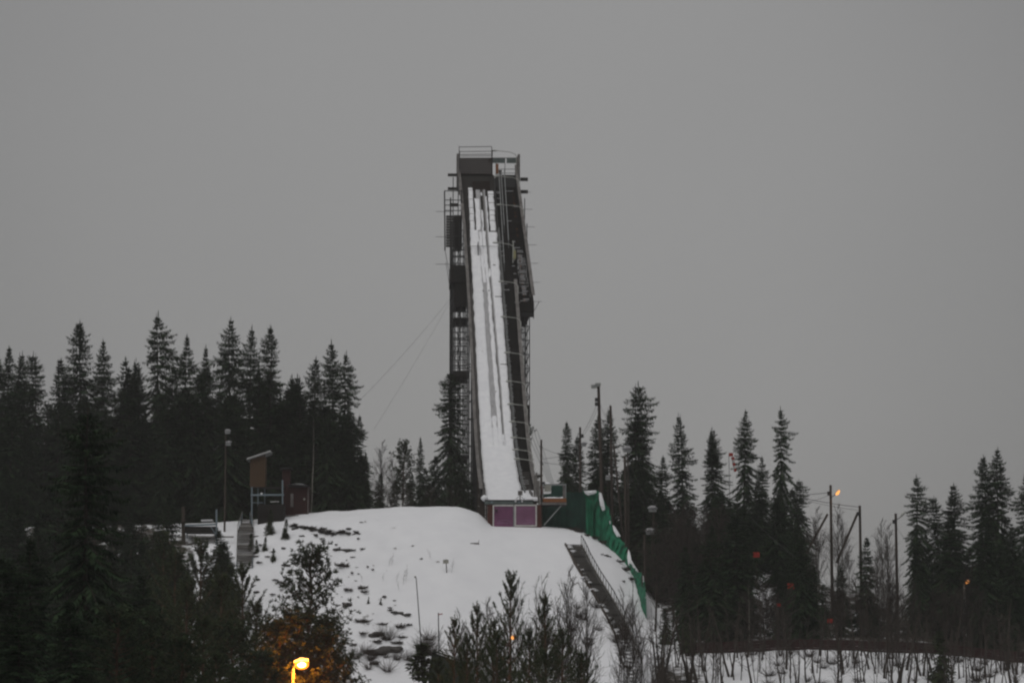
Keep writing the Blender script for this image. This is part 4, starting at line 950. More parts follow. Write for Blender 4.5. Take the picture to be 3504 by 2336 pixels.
#TREES
# ------------------------------------------------------------------ trees
def twig(mb, p, d, L, w, up):
    """one flat needle spray: a kite of two triangles, slightly folded"""
    a = d.cross(up)
    if a.length < 1e-4: a = Vector((1, 0, 0))
    a = a.normalized() * w
    n = len(mb.v); m_ = p + d * (L * .45)
    mb.v += [tuple(p), tuple(m_ + a), tuple(p + d * L), tuple(m_ - a)]
    mb.f.append((n, n+1, n+2, n+3))
def rdir(): 
    v = Vector((ru(-1, 1), ru(-1, 1), ru(-1, 1)))
    return v.normalized() if v.length > .05 else Vector((0, 0, 1))
def spruce(seed, Ht=26.0, R=3.4, ragged=.25, power=.85, gap=.58, bare=.06, split=0, droop=.35, m='spruce_needle'):
    random.seed(seed); mb = MB(); tk = MB()
    bend = [Vector((ru(-.12, .12), ru(-.12, .12), Ht * i / 6)) for i in range(7)]; bend[0].x = bend[0].y = 0
    def axis_at(z):
        f = max(0, min(z / Ht * 6, 5.999)); k = int(f); return bend[k].lerp(bend[k+1], f - k)
    tk.tube([axis_at(Ht * i / 6) - Vector((0, 0, .6 if i == 0 else 0)) for i in range(7)], [lerp(Ht * .0105, .025, i / 6) for i in range(7)], 7)
    asym = ru(0, 6.28); asa = ru(.05, .3); lnx, lny = ru(-.35, .35), ru(-.35, .35)
    for i_ in range(7): bend[i_].x += lnx * (i_ / 6) ** 2; bend[i_].y += lny * (i_ / 6) ** 2
    def whorls(z0, z1, axisf, Rf, top):
        z = z0
        while z < z1:
            t = (top - z) / top
            n = random.randint(6, 8); a0 = ru(0, 6.28); lump = 1 + ragged * noise.noise(Vector((z * .35, seed, 2.2))) * 1.6
            for k in range(n):
                L = Rf(z) * lump * ru(1 - ragged * 1.3, 1 + ragged) + .12
                if rnd() < ragged * .25: L *= .45
                az = a0 + 6.283 * k / n + ru(-.35, .35); L *= 1 + asa * math.cos(az - asym)
                if rnd() < .06: continue
                el = lerp(-droop, .75, max(0, 1 - t * 2.2)) + ru(-.12, .12)
                out = Vector((math.cos(az), math.sin(az), 0)); c = axisf(z)
                steps = max(3, int(L / .21)); p = c.copy(); e = el
                for i in range(steps):
                    f = (i + .5) / steps
                    e2 = el - droop * .9 * math.sin(f * 2.4) + (.9 * max(0, f - .62))
                    d = (out * math.cos(e2) + Vector((0, 0, math.sin(e2)))).normalized()
                    q = p + d * (L / steps)
                    side = out.cross(Vector((0, 0, 1)))
                    ln = (.36 + .50 * math.sin(math.pi * min(1, f * .9 + .12))) * min(1.0, .35 + L * .3)
                    for sg in (-1, 1):
                        dd = (d * ru(.5, .95) + side * sg * ru(.4, .9) + Vector((0, 0, ru(-.55, .10)))).normalized()
                        twig(mb, q, dd, ln * ru(.7, 1.25), ru(.06, .11), Vector((ru(-.5, .5), ru(-.5, .5), 1)))
                    for h_ in range(2):   # hanging sprays
                        dd = (Vector((ru(-.35, .35), ru(-.35, .35), -1)) + d * .3).normalized(); twig(mb, q, dd, ln * ru(.5, 1.0), ru(.05, .09), rdir())
                    p = q
                twig(mb, p, d, .34, .05, Vector((0, 0, 1)))
                if L > .8: tk.tube([c, c.lerp(p, .5) + Vector((0, 0, .05 * L)), p], [.035, .022, .008], 3, cap=False)
            z += gap * ru(.7, 1.25) * lerp(.55, 1.0, min(1, t * 2.5))
    Rf = lambda z: R * (max(0, 1 - z / Ht) ** power) * smooth(1.03, .90, z / Ht) * (1 if z > Ht * .16 else lerp(.75, 1, z / (Ht * .16)))
    whorls(Ht * bare, Ht * .985, axis_at, Rf, Ht)
    for k in range(3): twig(mb, axis_at(Ht * .97), Vector((ru(-.1, .1), ru(-.1, .1), 1)).normalized(), Ht * .045, .05, rdir())
    if split:
        for sx, hh in ((split, .93), (-split * .8, .90))[:1 + (split > .5)]:
            b0 = axis_at(Ht * .70)
            ax2 = lambda z, b0=b0, sx=sx: b0 + Vector((sx * (1 - math.exp(-(z - Ht * .7) / 1.2)), .2 * sx, z - Ht * .70))
            whorls(Ht * .74, Ht * hh, ax2, lambda z: .30 * R * max(0, (Ht * (hh + .03) - z) / (Ht * .28)) ** .8, Ht)
    return mb, tk
def pine(seed, Ht=12.0, R=2.4, crown=.35, m='pine_needle'):
    """mature pine: bare lower stem, rounded crown of needle tufts on crooked limbs"""
    random.seed(seed); mb = MB(); tk = MB()
    ax = [Vector((ru(-.15, .15), ru(-.15, .15), Ht * i / 8)) for i in range(9)]; ax[0] = Vector((0, 0, -.5))
    tk.tube(ax, [lerp(.17, .035, i / 8) for i in range(9)], 7)
    z = Ht * crown
    while z < Ht * .98:
        f = (z / Ht - crown) / (1 - crown); n = random.randint(3, 5); a0 = ru(0, 6.28)
        for k in range(n):
            L = R * (math.sin(math.pi * min(1, .22 + f * .78)) ** .7) * ru(.55, 1.1) + .25; az = a0 + 6.283 * k / n + ru(-.4, .4); el = ru(-.05, .3) + .55 * f
            kk = min(int(z / Ht * 8), 7); p = ax[kk].lerp(ax[kk+1], z / Ht * 8 - kk); pts = [p.copy()]
            d = Vector((math.cos(az) * math.cos(el), math.sin(az) * math.cos(el), math.sin(el)))
            for i in range(5):
                d = (d + rdir() * .22 + Vector((0, 0, .08))).normalized(); p = p + d * L / 5; pts.append(p.copy())
                if i >= 1:
                    for c_ in range(3):
                        cc = p + rdir() * .28 * (1 if i < 4 else 1.3); 
                        for q in range(13): twig(mb, cc, (rdir() + Vector((0, 0, .35)) + d * .4).normalized(), ru(.16, .34), ru(.02, .04), rdir())
            tk.tube(pts, [.045, .035, .028, .02, .014, .008], 4, cap=False)
        z += ru(.28, .5)
    return mb, tk
def young_pine(seed, Ht=9.0, R=2.1, m='young_needle'):
    """young pine: open whorls of upswept shoots clothed in needles like bottle brushes"""
    random.seed(seed); mb = MB(); tk = MB()
    tk.tube([(0, 0, -.5), (ru(-.06, .06), ru(-.06, .06), Ht * .5), (0, 0, Ht)], [.12, .08, .02], 6)
    def brush(p, d, L):
        n = max(3, int(L / .065))
        for i in range(n):
            q = p + d * (L * i / n)
            for k in range(4): twig(mb, q, (d * .75 + rdir() * .75).normalized(), ru(.11, .20), ru(.013, .026), rdir())
    brush(Vector((0, 0, Ht - .9)), Vector((0, 0, 1)), .95)
    z = Ht - .75; stp = .62
    while z > Ht * .06:
        n = random.randint(4, 6); a0 = ru(0, 6.28); t_ = (Ht - z) / Ht
        for k in range(n):
            L = R * min(1, t_ * 1.9 + .12) * ru(.6, 1.15); az = a0 + 6.283 * k / n + ru(-.3, .3); el = lerp(1.05, .25, min(1, t_ * 1.6)) + ru(-.15, .15)
            d = Vector((math.cos(az) * math.cos(el), math.sin(az) * math.cos(el), math.sin(el))); p = Vector((0, 0, z)); pts = [p.copy()]
            for i in range(4):
                d = (d + Vector((0, 0, .14)) + rdir() * .1).normalized(); q = p + d * L / 4
                if i > 0 or t_ < .25: brush(p, d, L / 4)
                if i > 0:
                    side = d.cross(Vector((0, 0, 1))).normalized()
                    for sg in (-1, 1):
                        if rnd() < .8: brush(q, (d + side * sg * .8 + Vector((0, 0, .25))).normalized(), L * ru(.12, .28))
                p = q; pts.append(p.copy())
            brush(p, d, .28); tk.tube(pts, [.03, .025, .018, .012, .007], 4, cap=False)
        z -= stp * ru(.85, 1.15); stp = min(.85, stp + .03)
    return mb, tk
def bare_tree(seed, Ht=9.0, spread=.35, stems=1, base_r=.05, n1=16, twiggy=5):
    random.seed(seed); tk = MB(); mb = MB()
    for s in range(stems):
        lean = Vector((ru(-1, 1), ru(-1, 1), 0)) * (.10 if stems == 1 else .2)
        hh = Ht * (1 if s == 0 else ru(.55, .95)); pts = []; p = Vector((ru(-.1, .1) * stems * .5, ru(-.1, .1) * stems * .5, -.4)); d = (Vector((0, 0, 1)) + lean).normalized()
        for i in range(9): pts.append(p.copy()); d = (d + Vector((ru(-.06, .06), ru(-.06, .06), .08))).normalized(); p = p + d * hh / 8.4
        tk.tube(pts, [lerp(base_r, .010, i / 8) for i in range(9)], 5)
        for k in range(n1):
            f = ru(.22, .97); i = min(int(f * 8), 7); b0 = pts[i].lerp(pts[i+1], f * 8 - i); az = ru(0, 6.28); el = ru(.7, 1.15)
            L = hh * spread * (1.05 - f) * ru(.6, 1.2) + .35; d = Vector((math.cos(az) * math.cos(el), math.sin(az) * math.cos(el), math.sin(el))); q = [b0.copy()]; p = b0.copy()
            for j in range(4): d = (d + rdir() * .14 + Vector((0, 0, .06))).normalized(); p = p + d * L / 4; q.append(p.copy())
            mb.tube(q, [.026, .021, .017, .013, .008], 3, cap=False)
            for c_ in range(twiggy):
                j = random.randint(1, 3); e = q[j].lerp(q[j+1], rnd()); dd = (d + rdir() * .75).normalized(); l2 = L * ru(.2, .5)
                mb.tube([e, e + dd * l2 * .5, e + (dd + rdir() * .3).normalized() * l2], [.013, .011, .007], 3, cap=False)
    return mb, tk
def bush(seed, R=1.0, Ht=1.5, n=60):
    random.seed(seed); mb = MB()
    for k in range(n):
        az = ru(0, 6.28); el = ru(.5, 1.4); L = Ht * ru(.5, 1.1); d = Vector((math.cos(az) * math.cos(el), math.sin(az) * math.cos(el), math.sin(el))); p = Vector((math.cos(az), math.sin(az), 0)) * R * .3 * rnd(); pts = [p.copy()]
        for j in range(3): d = (d + rdir() * .25).normalized(); p = p + d * L / 3; pts.append(p.copy())
        mb.tube(pts, [.016, .013, .009, .005], 3, cap=False)
    return mb
PROTO = {}
def reg(key, gen, crown_m, trunk_m, h, cname='crown'):
    mb, tk = gen; PROTO[key] = (mb.mesh('crown_' + key, crown_m), tk.mesh('trunk_' + key, trunk_m), h, cname)
reg('s1', spruce(1, R=4.3, ragged=.24, power=.70), 'spruce_needle', 'bark', 26)
reg('s2', spruce(2, R=3.7, ragged=.25, power=.62), 'spruce_needle', 'bark', 26)
reg('s3', spruce(3, R=5.4, ragged=.34, power=.78, gap=.68), 'spruce_needle', 'bark', 26)
reg('s4', spruce(4, R=4.4, ragged=.32, power=.7, split=.95), 'spruce_needle', 'bark', 26)
reg('s5', spruce(5, R=4.7, ragged=.42, power=.55, gap=.70, droop=.45), 'spruce_needle', 'bark', 26)
reg('s6', spruce(6, R=3.2, ragged=.3, power=.8, gap=.58), 'spruce_needle', 'bark', 26)
reg('s7', spruce(17, Ht=14, R=3.4, ragged=.28, power=.75, gap=.5), 'spruce_needle', 'bark', 14)
reg('s8', spruce(18, R=4.8, ragged=.5, power=.6, gap=.75, droop=.5), 'spruce_needle', 'bark', 26)
reg('s9', spruce(19, R=4.0, ragged=.36, power=.75, gap=.62, droop=.25), 'spruce_needle', 'bark', 26)
reg('s10', spruce(20, R=5.2, ragged=.3, power=.68, gap=.66, droop=.4), 'spruce_needle', 'bark', 26)
reg('s11', spruce(23, R=3.6, ragged=.45, power=.58, gap=.7, split=-.8), 'spruce_needle', 'bark', 26)
reg('fir', spruce(21, Ht=6, R=1.3, ragged=.3, power=.8, gap=.28), 'young_needle', 'bark', 6)
reg('p1', pine(31), 'pine_needle', 'pine_bark', 12); reg('p2', pine(32, R=2.8, crown=.28), 'pine_needle', 'pine_bark', 12)
reg('y1', young_pine(41), 'young_needle', 'pine_bark', 9); reg('y2', young_pine(42, R=1.7), 'young_needle', 'pine_bark', 9); reg('y3', young_pine(43, R=2.5), 'young_needle', 'pine_bark', 9)
for i, (sp, stn, n1) in enumerate(((.30, 1, 18), (.38, 1, 22), (.26, 2, 14), (.42, 3, 14))):
    reg('b%d' % (i + 1), bare_tree(51 + i, spread=sp, stems=stn, n1=n1), 'twig', 'twig', 9, 'branches')
reg('bb', bare_tree(61, Ht=12, spread=.36, n1=52, base_r=.09, twiggy=10), 'twig', 'bark', 12, 'branches')
reg('tr', bare_tree(63, Ht=9, spread=.18, n1=7, base_r=.085, twiggy=2), 'twig', 'bark', 9, 'branches')
reg('tr2', bare_tree(64, Ht=9, spread=.22, stems=2, n1=5, base_r=.07, twiggy=2), 'twig', 'bark', 9, 'branches')
reg('bw', bare_tree(62, Ht=16, spread=.16, n1=14, base_r=.085, twiggy=3), 'twig', 'birch_bark', 16, 'branches')
random.seed(99)
def plant(key, name, label, cat, px, py, Y, wide=1.0, group=None, gz=None, rz=None, hgt=None):
    """stand a tree on the ground at depth Y under photo column px so that its tip reaches row py (or with height hgt)"""
    v = P(px, py, Y); base = ground_z(v.x, Y) - .1 if gz is None else gz
    c, t_, h, cn = PROTO[key]; hh = hgt if hgt else max(1.0, v.z - base)
    root = thing(name, label, cat, (v.x, Y, base), group, rz if rz is not None else ru(0, 6.28))
    k = hh / h; root.scale = (k * wide, k * wide, k)
    if key[0] == 's': root.rotation_euler = (ru(-.02, .02), ru(-.02, .02), root.rotation_euler[2])
    link('trunk', t_, root); link(cn, c, root); return root
SP = 'spruce_tree'
# skyline spruces, left forest: photo column and row of each tip, depth, prototype, width
LG = 'spruces of the left forest skyline'
sk = [(-6, 1225, 372, 's1', .9), (28, 1190, 380, 's6', .9), (62, 1203, 366, 's9', .85), (125, 1207, 374, 's5', .75), (206, 1230, 388, 's6', 1.2), (280, 1100, 372, 's1', .95), (345, 1163, 384, 's10', .62), (420, 1224, 376, 's11', .9), (462, 1228, 390, 's4', .8),
      (553, 1073, 378, 's8', .78), (637, 1147, 370, 's3', .72), (692, 1186, 386, 's3', .62), (798, 1090, 382, 's10', .72), (852, 1118, 374, 's9', .75), (926, 1117, 368, 's1', .80), (998, 1283, 380, 's4', .85), (1072, 1220, 374, 's2', .85), (1150, 1168, 370, 's9', .92), (1178, 1205, 378, 's8', .66), (1222, 1420, 372, 's3', .9)]
desc = ['cut by the left photo edge', 'second from the left edge', 'third from the left edge', 'with a ragged flat tip', 'thin and low beside the gap', 'tall and pointed, left of centre of the forest', 'right neighbour of the tall pointed one', 'low with blunt top', 'low twin tipped',
        'tallest of all with broad shaggy arms', 'right neighbour of the tallest one', 'slim and lower, between two tall ones', 'tall with spreading arms, above the lamp post', 'slender, squeezed between two tall ones', 'straight and even, above the brown cabin', 'low with forked top right of the cabin', 'narrow, above the pale birch stem', 'tall and slim near the forest end', 'shaggy, last tall one at the forest end', 'low, closing the forest edge above the snow crest']
for (px, py, Y, k, w), d in zip(sk, desc): plant(k, SP, 'dark spruce in left forest skyline, ' + d, 'spruce', px, py, Y, w * 1.25, LG)
# inner trees filling the left forest behind and below that skyline
FG = 'inner spruces of the left forest'
random.seed(5)
for i in range(52):
    px = lerp(-100, 1250, (i + rnd()) / 52); Y = ru(353, 366) if i % 2 else ru(366, 400)
    lim = interp(px, [0, 200, 560, 930, 1150, 1250], [1290, 1290, 1225, 1250, 1290, 1480]); py = lim + ru(10, 200)
    if px > 820 and Y < 356: Y = 357
    plant(random.choice(['s1', 's8', 's3', 's4', 's5', 's7', 's9', 's10', 's11']), SP, 'dark spruce packed inside the left forest mass', 'spruce', px, py, Y, ru(1.15, 1.6), FG)
for px, py, Y in ((700, 1540, 352), (930, 1480, 356), (1120, 1420, 357), (1195, 1500, 358), (1235, 1560, 360), (1255, 1640, 364), (1050, 1500, 358), (560, 1560, 352), (1010, 1430, 359)):
    plant(random.choice(['s3', 's5', 's7']), SP, 'dark spruce packed inside the left forest mass', 'spruce', px, py, Y, 1.35, FG)
plant('bw', 'birch_tree', 'slim pale stemmed birch in front of left forest by the red hut', 'birch', 1066, 1400, 353.5, .8, rz=.4)
# gap between forest and tower
plant('bb', 'bare_tree', 'bare leafless tree beside the left forest edge', 'tree', 1306, 1480, 385, .8, 'bare trees in the gap left of the tower')
plant('bb', 'bare_tree', 'bare leafless tree just left of the thin gap pine', 'tree', 1345, 1525, 388, .8, 'bare trees in the gap left of the tower')
plant('p1', 'pine_tree', 'thin crowned pine in the gap left of the tower', 'pine', 1382, 1515, 380, .95)
plant('s6', SP, 'thin sparse spruce in the gap left of the tower', 'spruce', 1437, 1497, 378, .95)
plant('s5', SP, 'large shaggy spruce standing against the left side of the lattice tower', 'spruce', 1537, 1268, 408, 1.05)
plant('s3', SP, 'spruce showing behind the right side of the lattice tower', 'spruce', 1790, 1370, 462, .78)
for px, py in ((1300, 1620), (1350, 1640), (1405, 1620), (1455, 1600), (1490, 1560), (1580, 1560), (1620, 1600)):
    plant('s7', SP, 'low spruce in the dark row behind the snow crest', 'spruce', px, py, ru(372, 395), ru(.9, 1.2), 'low spruces behind the snow crest')
for px in (1280, 1330, 1400, 1470, 1550): plant('b4', 'bare_bush', 'bare bush behind the snow crest', 'bush', px, 1640, 368, 1.3, 'bare bushes behind the snow crest')
# right skyline
RGp = 'spruces of the right skyline'
rk = [(1932, 1442, 366, 's1', .62, 'pointed, left of the short armed pole'), (1966, 1490, 372, 's2', .8, 'tight behind the short armed pole'), (2058, 1425, 368, 's2', .8, 'behind the floodlight pole'), (2074, 1395, 372, 's9', .72, 'between floodlight pole and bare pole'),
      (2178, 1310, 364, 's5', .68, 'tallest of all with thin leader'), (2176, 1420, 366, 's3', .80, 'broad skirt in front of the tallest one'), (2262, 1560, 360, 's3', .8, 'low and broad right of the tallest one'), (2342, 1415, 360, 's9', .66, 'slender and even, second tallest from the poles'), (2436, 1463, 362, 's4', .72, 'fork topped, left of the wind sock'),
      (2540, 1402, 358, 's10', .55, 'slender, just right of the wind sock'), (2606, 1560, 356, 's3', .7, 'low, between two slender ones'), (2666, 1393, 358, 's8', .50, 'slender with open arms, last before the lamp pole'), (2728, 1640, 352, 's5', .8, 'low, at the right end above the cables'),
      (2962, 1838, 322, 's7', .62, 'small, in front of the strutted pole'), (3132, 1625, 338, 's8', .66, 'open armed, left of the far right clump'), (3206, 1700, 340, 's5', .7, 'blunt, in the far right clump'), (3262, 1652, 342, 's11', .85, 'twin topped, in the far right clump'), (3368, 1560, 340, 's1', .72, 'tall, left one of the far right pair'), (3413, 1534, 338, 's10', .66, 'tallest, right one of the far right pair'), (3512, 1618, 336, 's3', .8, 'cut by the right photo edge')]
for px, py, Y, k, w, d in rk: plant(k, SP, 'dark spruce on the right skyline, ' + d, 'spruce', px, py, Y, w * 1.5, RGp)
random.seed(8)
IR = 'inner spruces of the right woods'
for i in range(40):
    px = lerp(1930, 2790, (i + rnd()) / 40); Y = ru(354, 385) if px < 2200 else ru(338, 372); py = interp(px, [1930, 2180, 2500, 2700, 2800], [1600, 1560, 1620, 1650, 1790]) + ru(0, 230)
    plant(random.choice(['s1', 's3', 's5', 's7', 's3']), SP, 'dark spruce packed inside the right woods', 'spruce', px, py, Y, ru(1.2, 1.6), IR)
for i in range(22):
    px = lerp(3120, 3580, (i + rnd()) / 22); Y = ru(318, 345); py = interp(px, [3120, 3250, 3400, 3580], [1850, 1760, 1740, 1720]) + ru(0, 240)
    plant(random.choice(['s1', 's3', 's5', 's7']), SP, 'dark spruce packed inside the far right clump', 'spruce', px, py, Y, ru(1.0, 1.3), 'inner spruces of the far right clump')
# bare trees and brush on the right
random.seed(12)
BT = 'bare trees in the right thicket'
for i in range(120):
    px = ru(2200, 3560) if i < 85 else ru(2220, 2480); Y = ru(303, 325) if i < 85 else ru(322, 340); py = (interp(px, [2200, 2300, 2750, 2800, 3100, 3560], [2050, 1980, 1960, 1860, 1930, 2000]) if i < 85 else 1700) + ru(-20, 200)
    if (2535 < px < 2650 and i % 2) or (px < 2330 and Y < 342 and i % 3): continue
    plant(random.choice(['b2', 'b4', 'bb', 'bb', 'bb']), 'bare_tree', 'leafless tree lost in the brown right thicket', 'tree', px, py, Y, ru(.8, 1.5), BT)
for i, (px, py) in enumerate(((2790, 1700), (2860, 1690), (2880, 1740), (3020, 1745), (3035, 1760), (2800, 1760), (3000, 1850), (2905, 1850))):
    plant('bb', 'bare_tree', 'leafless tree against the sky between the utility poles', 'tree', px, py, ru(326, 345), .75, 'bare trees by the utility poles')
for px, py in ((2556, 1985), (2600, 2010), (2622, 1960), (2580, 2070), (2636, 2080), (2610, 2110)): plant('bb', 'bare_tree', 'leafless tree in front of the snowy gap in the right woods', 'tree', px, py, ru(303, 320), 1.0, 'bare trees before the snowy gap')
plant('bw', 'birch_tree', 'pale slender birch trunk crossing the red barrier', 'birch', 2560, 1960, 298, .7, rz=1.2)
for px, py in ((3296, 1930), (3312, 1960), (3330, 1900), (3345, 1980)): plant('bb', 'bare_tree', 'leafless tree veiling the small far right street lamp', 'tree', px, py, ru(308, 318), 1.1, 'bare trees before the far right lamp')
plant('s10', SP, 'dark spruce standing half over the far right street lamp post', 'spruce', 3348, 1930, 314, 1.3)
plant('bw', 'birch_tree', 'thin pale birch trunk at left end of the red barrier', 'birch', 2388, 2130, 297, .7, rz=2.0)
SG = 'sapling trunks in front of the red barrier'
for i in range(190):
    px = ru(2230, 3540); Y = ru(280, 299); plant(random.choice(['b1', 'tr', 'tr', 'tr2', 'tr']), 'sapling', 'thin dark sapling on the snow below the red barrier', 'sapling', px, 2100, Y, ru(.8, 2.4), SG, hgt=ru(4, 9))
for px, py, Y in ((3220, 2160, 285), (2650, 2140, 305), (2750, 2160, 306), (2350, 2100, 300), (2420, 2020, 318), (2280, 2080, 312)):
    plant('fir', SP, 'small young spruce among the saplings at lower right', 'spruce', px, py, Y, 1.1, 'young spruces at lower right')
# bottom centre: young pines and bare saplings
YP = 'young pines at the bottom centre'
for px, py, Y, k, w, d in ((1746, 1955, 215, 'y1', .72, 'tallest, straight leader in front of the snow slope'), (1632, 2058, 222, 'y2', .8, 'left neighbour of the tallest one'), (1865, 2025, 225, 'y2', .8, 'right neighbour of the tallest one'), (1556, 2104, 220, 'y2', .8, 'slim with open top, above the dark shed roof'),
        (1690, 2110, 232, 'y2', .8, 'half hidden between the two tallest'), (1810, 2150, 210, 'y1', .9, 'low and bushy under the right neighbour'), (1925, 2150, 235, 'y1', 1.1, 'low, left of the hill stairs foot'), (1600, 2170, 205, 'y3', .9, 'low and wide left of the lamp'), (1500, 2250, 210, 'y1', 1.2, 'low, left end of the row'), (1447, 2205, 250, 'fir', 1.2, 'dense and dark beside the shed roof'), (1700, 2160, 200, 'y3', .9, 'low, in the very front'), (1990, 2230, 215, 'y3', 1.1, 'low, right end of the row'), (1870, 2220, 198, 'y1', 1.3, 'low, front right')):
    plant(k, 'pine_tree', 'young pine at bottom centre, ' + d, 'pine', px, py, Y, w, YP)
random.seed(21)
BS = 'bare saplings before the snow slope'
for i in range(58):
    px = ru(1440, 2260); Y = ru(240, 305); py = interp(px, [1440, 1600, 1760, 1950, 2100, 2260], [2180, 2060, 1960, 1900, 1930, 1960]) + ru(-30, 190)
    plant(random.choice(['b1', 'b2', 'b3']), 'sapling', 'fine bare sapling in front of the lower snow slope', 'sapling', px, py, Y, ru(.5, .8), BS)
for px, py in ((1943, 1880), (2010, 1900), (1780, 1930), (2130, 1960), (1665, 2000), (2170, 2000), (1570, 2040)):
    plant('bb', 'bare_tree', 'taller bare birch spreading fine twigs over the snow slope', 'tree', px, py, ru(255, 290), .6, 'taller bare birches at bottom centre')
# trees on the left slope, in front of the forest foot
random.seed(61)
for i in range(34):
    px = lerp(-100, 620, (i + rnd()) / 28) if i < 28 else ru(600, 800); Y = ru(312, 347); py = interp(px, [-100, 300, 600, 800], [1560, 1600, 1680, 1850]) + ru(0, 260)
    if px > 600: py = max(py, 1800); Y = ru(318, 330)
    plant(random.choice(['s1', 's3', 's5', 's7', 's7']), SP, 'dark spruce standing on the wooded left slope below the forest', 'spruce', px, py, Y, ru(1.1, 1.55), 'spruces on the left slope')
# conifers within the right thicket
for i in range(66):
    px = lerp(2210, 2790, ((i * 17) % 46 + rnd()) / 46) if i < 46 else ru(2800, 3560); Y = ru(303, 336); py = interp(px, [2210, 2320, 2500, 2650, 2800, 3000, 3560], [1960, 1740, 1640, 1660, 1860, 1990, 1900]) + ru(0, 300)
    if 2530 < px < 2655 or (px < 2330 and Y < 342): continue
    plant(random.choice(['s1', 's3', 's5', 's7', 's8', 's10']), SP, 'dark spruce deep in the right thicket above the red barrier', 'spruce', px, py, Y, ru(1.0, 1.5), 'spruces in the right thicket')
# left foreground: big near spruce and pines
plant('s5', SP, 'big near black spruce rising in front of the left forest', 'spruce', 300, 1395, 165, 1.25)
ORD = 'first second third fourth fifth sixth seventh eighth ninth tenth eleventh twelfth thirteenth fourteenth fifteenth sixteenth seventeenth eighteenth nineteenth twentieth'.split()
SEEN = {}
def near_words(px, py):
    row = 'upper row' if py < 1900 else 'middle row' if py < 2090 else 'lowest row'
    SEEN[row] = SEEN.get(row, 0) + 1
    return '%s from the left in its %s' % (ORD[SEEN[row] - 1], row)
NG = 'near pines and spruces at bottom left'
random.seed(33)
for px, py, Y, k, w in sorted(((120, 1840, 150, 's3', 1.6), (10, 1900, 140, 's5', 1.8), (480, 1960, 190, 's3', 1.5), (600, 1880, 260, 'y1', 1.1), (560, 1800, 280, 'y2', 1.0), (690, 1850, 275, 'y3', 1.0), (640, 1990, 230, 'y3', 1.2), (760, 1960, 250, 'y1', 1.1), (830, 1930, 262, 'y3', .9), (880, 2060, 245, 'y3', 1.1), (400, 2080, 150, 'p2', 1.4), (520, 2100, 180, 'p1', 1.4), (700, 2110, 190, 'y3', 1.4), (620, 2180, 150, 'p2', 1.3), (250, 2050, 130, 's3', 1.8), (800, 2130, 205, 'p2', 1.4), (60, 2100, 120, 's5', 2.0), (930, 2130, 240, 'p2', 1.2), (1120, 2110, 236, 'p2', 1.1), (1015, 2085, 221, 'p2', 1.2), (955, 2120, 220, 'p2', 1.2), (1110, 2150, 220.5, 'p2', 1.0), (1050, 2200, 222, 'p2', 1.1), (1180, 2240, 226, 'p2', 1.1), (900, 2230, 200, 'p2', 1.3), (740, 2230, 160, 'y3', 1.5), (450, 1880, 300, 's7', 1.0), (380, 1930, 290, 's7', 1.1), (330, 1880, 310, 's7', 1.0), (505, 1850, 305, 's7', .9), (150, 1760, 300, 's3', 1.2), (60, 1700, 300, 's1', 1.3), (230, 1820, 310, 's3', 1.2))):
    plant(k, 'pine_tree' if k[0] in 'py' else SP, 'dark near conifer of the bottom left mass, %s' % near_words(px, py), 'conifer', px, py, Y, w, NG)
plant('p2', 'pine_tree', 'round crowned pine standing against the snow above the glowing street lamp', 'pine', 1065, 1868, 245, .92)
# little spruces on the left of the slope
for px, py, Y, hh in ((922, 1812, 341, 3.0), (975, 1836, 339, 2.2), (935, 1912, 335, 1.6), (880, 1880, 337, 1.5), (905, 1885, 337, 1.7), (860, 1850, 338, 2.0), (1302, 2075, 325, .9), (1260, 2070, 325, .8)):
    v = P(px, py, Y); plant('fir', SP, 'knee high young spruce poking from the snow left of the slope', 'spruce', px, py, Y, 1.1, 'tiny spruces on the snow slope', hgt=hh)
# ------------------------------------------------------------------ rocks, tufts, twigs on the slope
def ray_ground(px, py):
    lo, hi = 296.0, 352.0
    def dz(Y): v = P(px, py, Y); return v.z - ground_z(v.x, Y)
    Y = 300.0
    while Y < 352 and dz(Y) > 0: Y += .25
    v = P(px, py, Y); return Vector((v.x, Y, ground_z(v.x, Y)))
def rock_mesh(seed):
    random.seed(seed); mb = MB(); mb.ball((0, 0, 0), .5, 13, 8, (1.4, 1, .55), .0); mb.v = [tuple(Vector(v) * (1 + .75 * noise.noise(Vector(v) * 2.6 + Vector((seed * 7.1, 0, 0))))) for v in mb.v]; return mb.mesh('rock_%d' % seed, 'rock')
def tuft_mesh(seed, m='heather', n=70, lean=0):
    random.seed(seed); mb = MB()
    for k in range(n):
        az = ru(0, 6.28); d = Vector((math.cos(az) * .7 + lean, math.sin(az) * .5, ru(.35, 1))).normalized(); p = Vector((ru(-.35, .35), ru(-.2, .2), -.05)); twig(mb, p, d, ru(.25, .6), ru(.02, .05), rdir())
    return mb.mesh('tuft_%d' % seed, m)
RK = [rock_mesh(i) for i in range(4)]; TF = [tuft_mesh(10 + i) for i in range(3)]; DG = [tuft_mesh(20 + i, 'dry_grass', 20, .5) for i in range(2)]
random.seed(44)
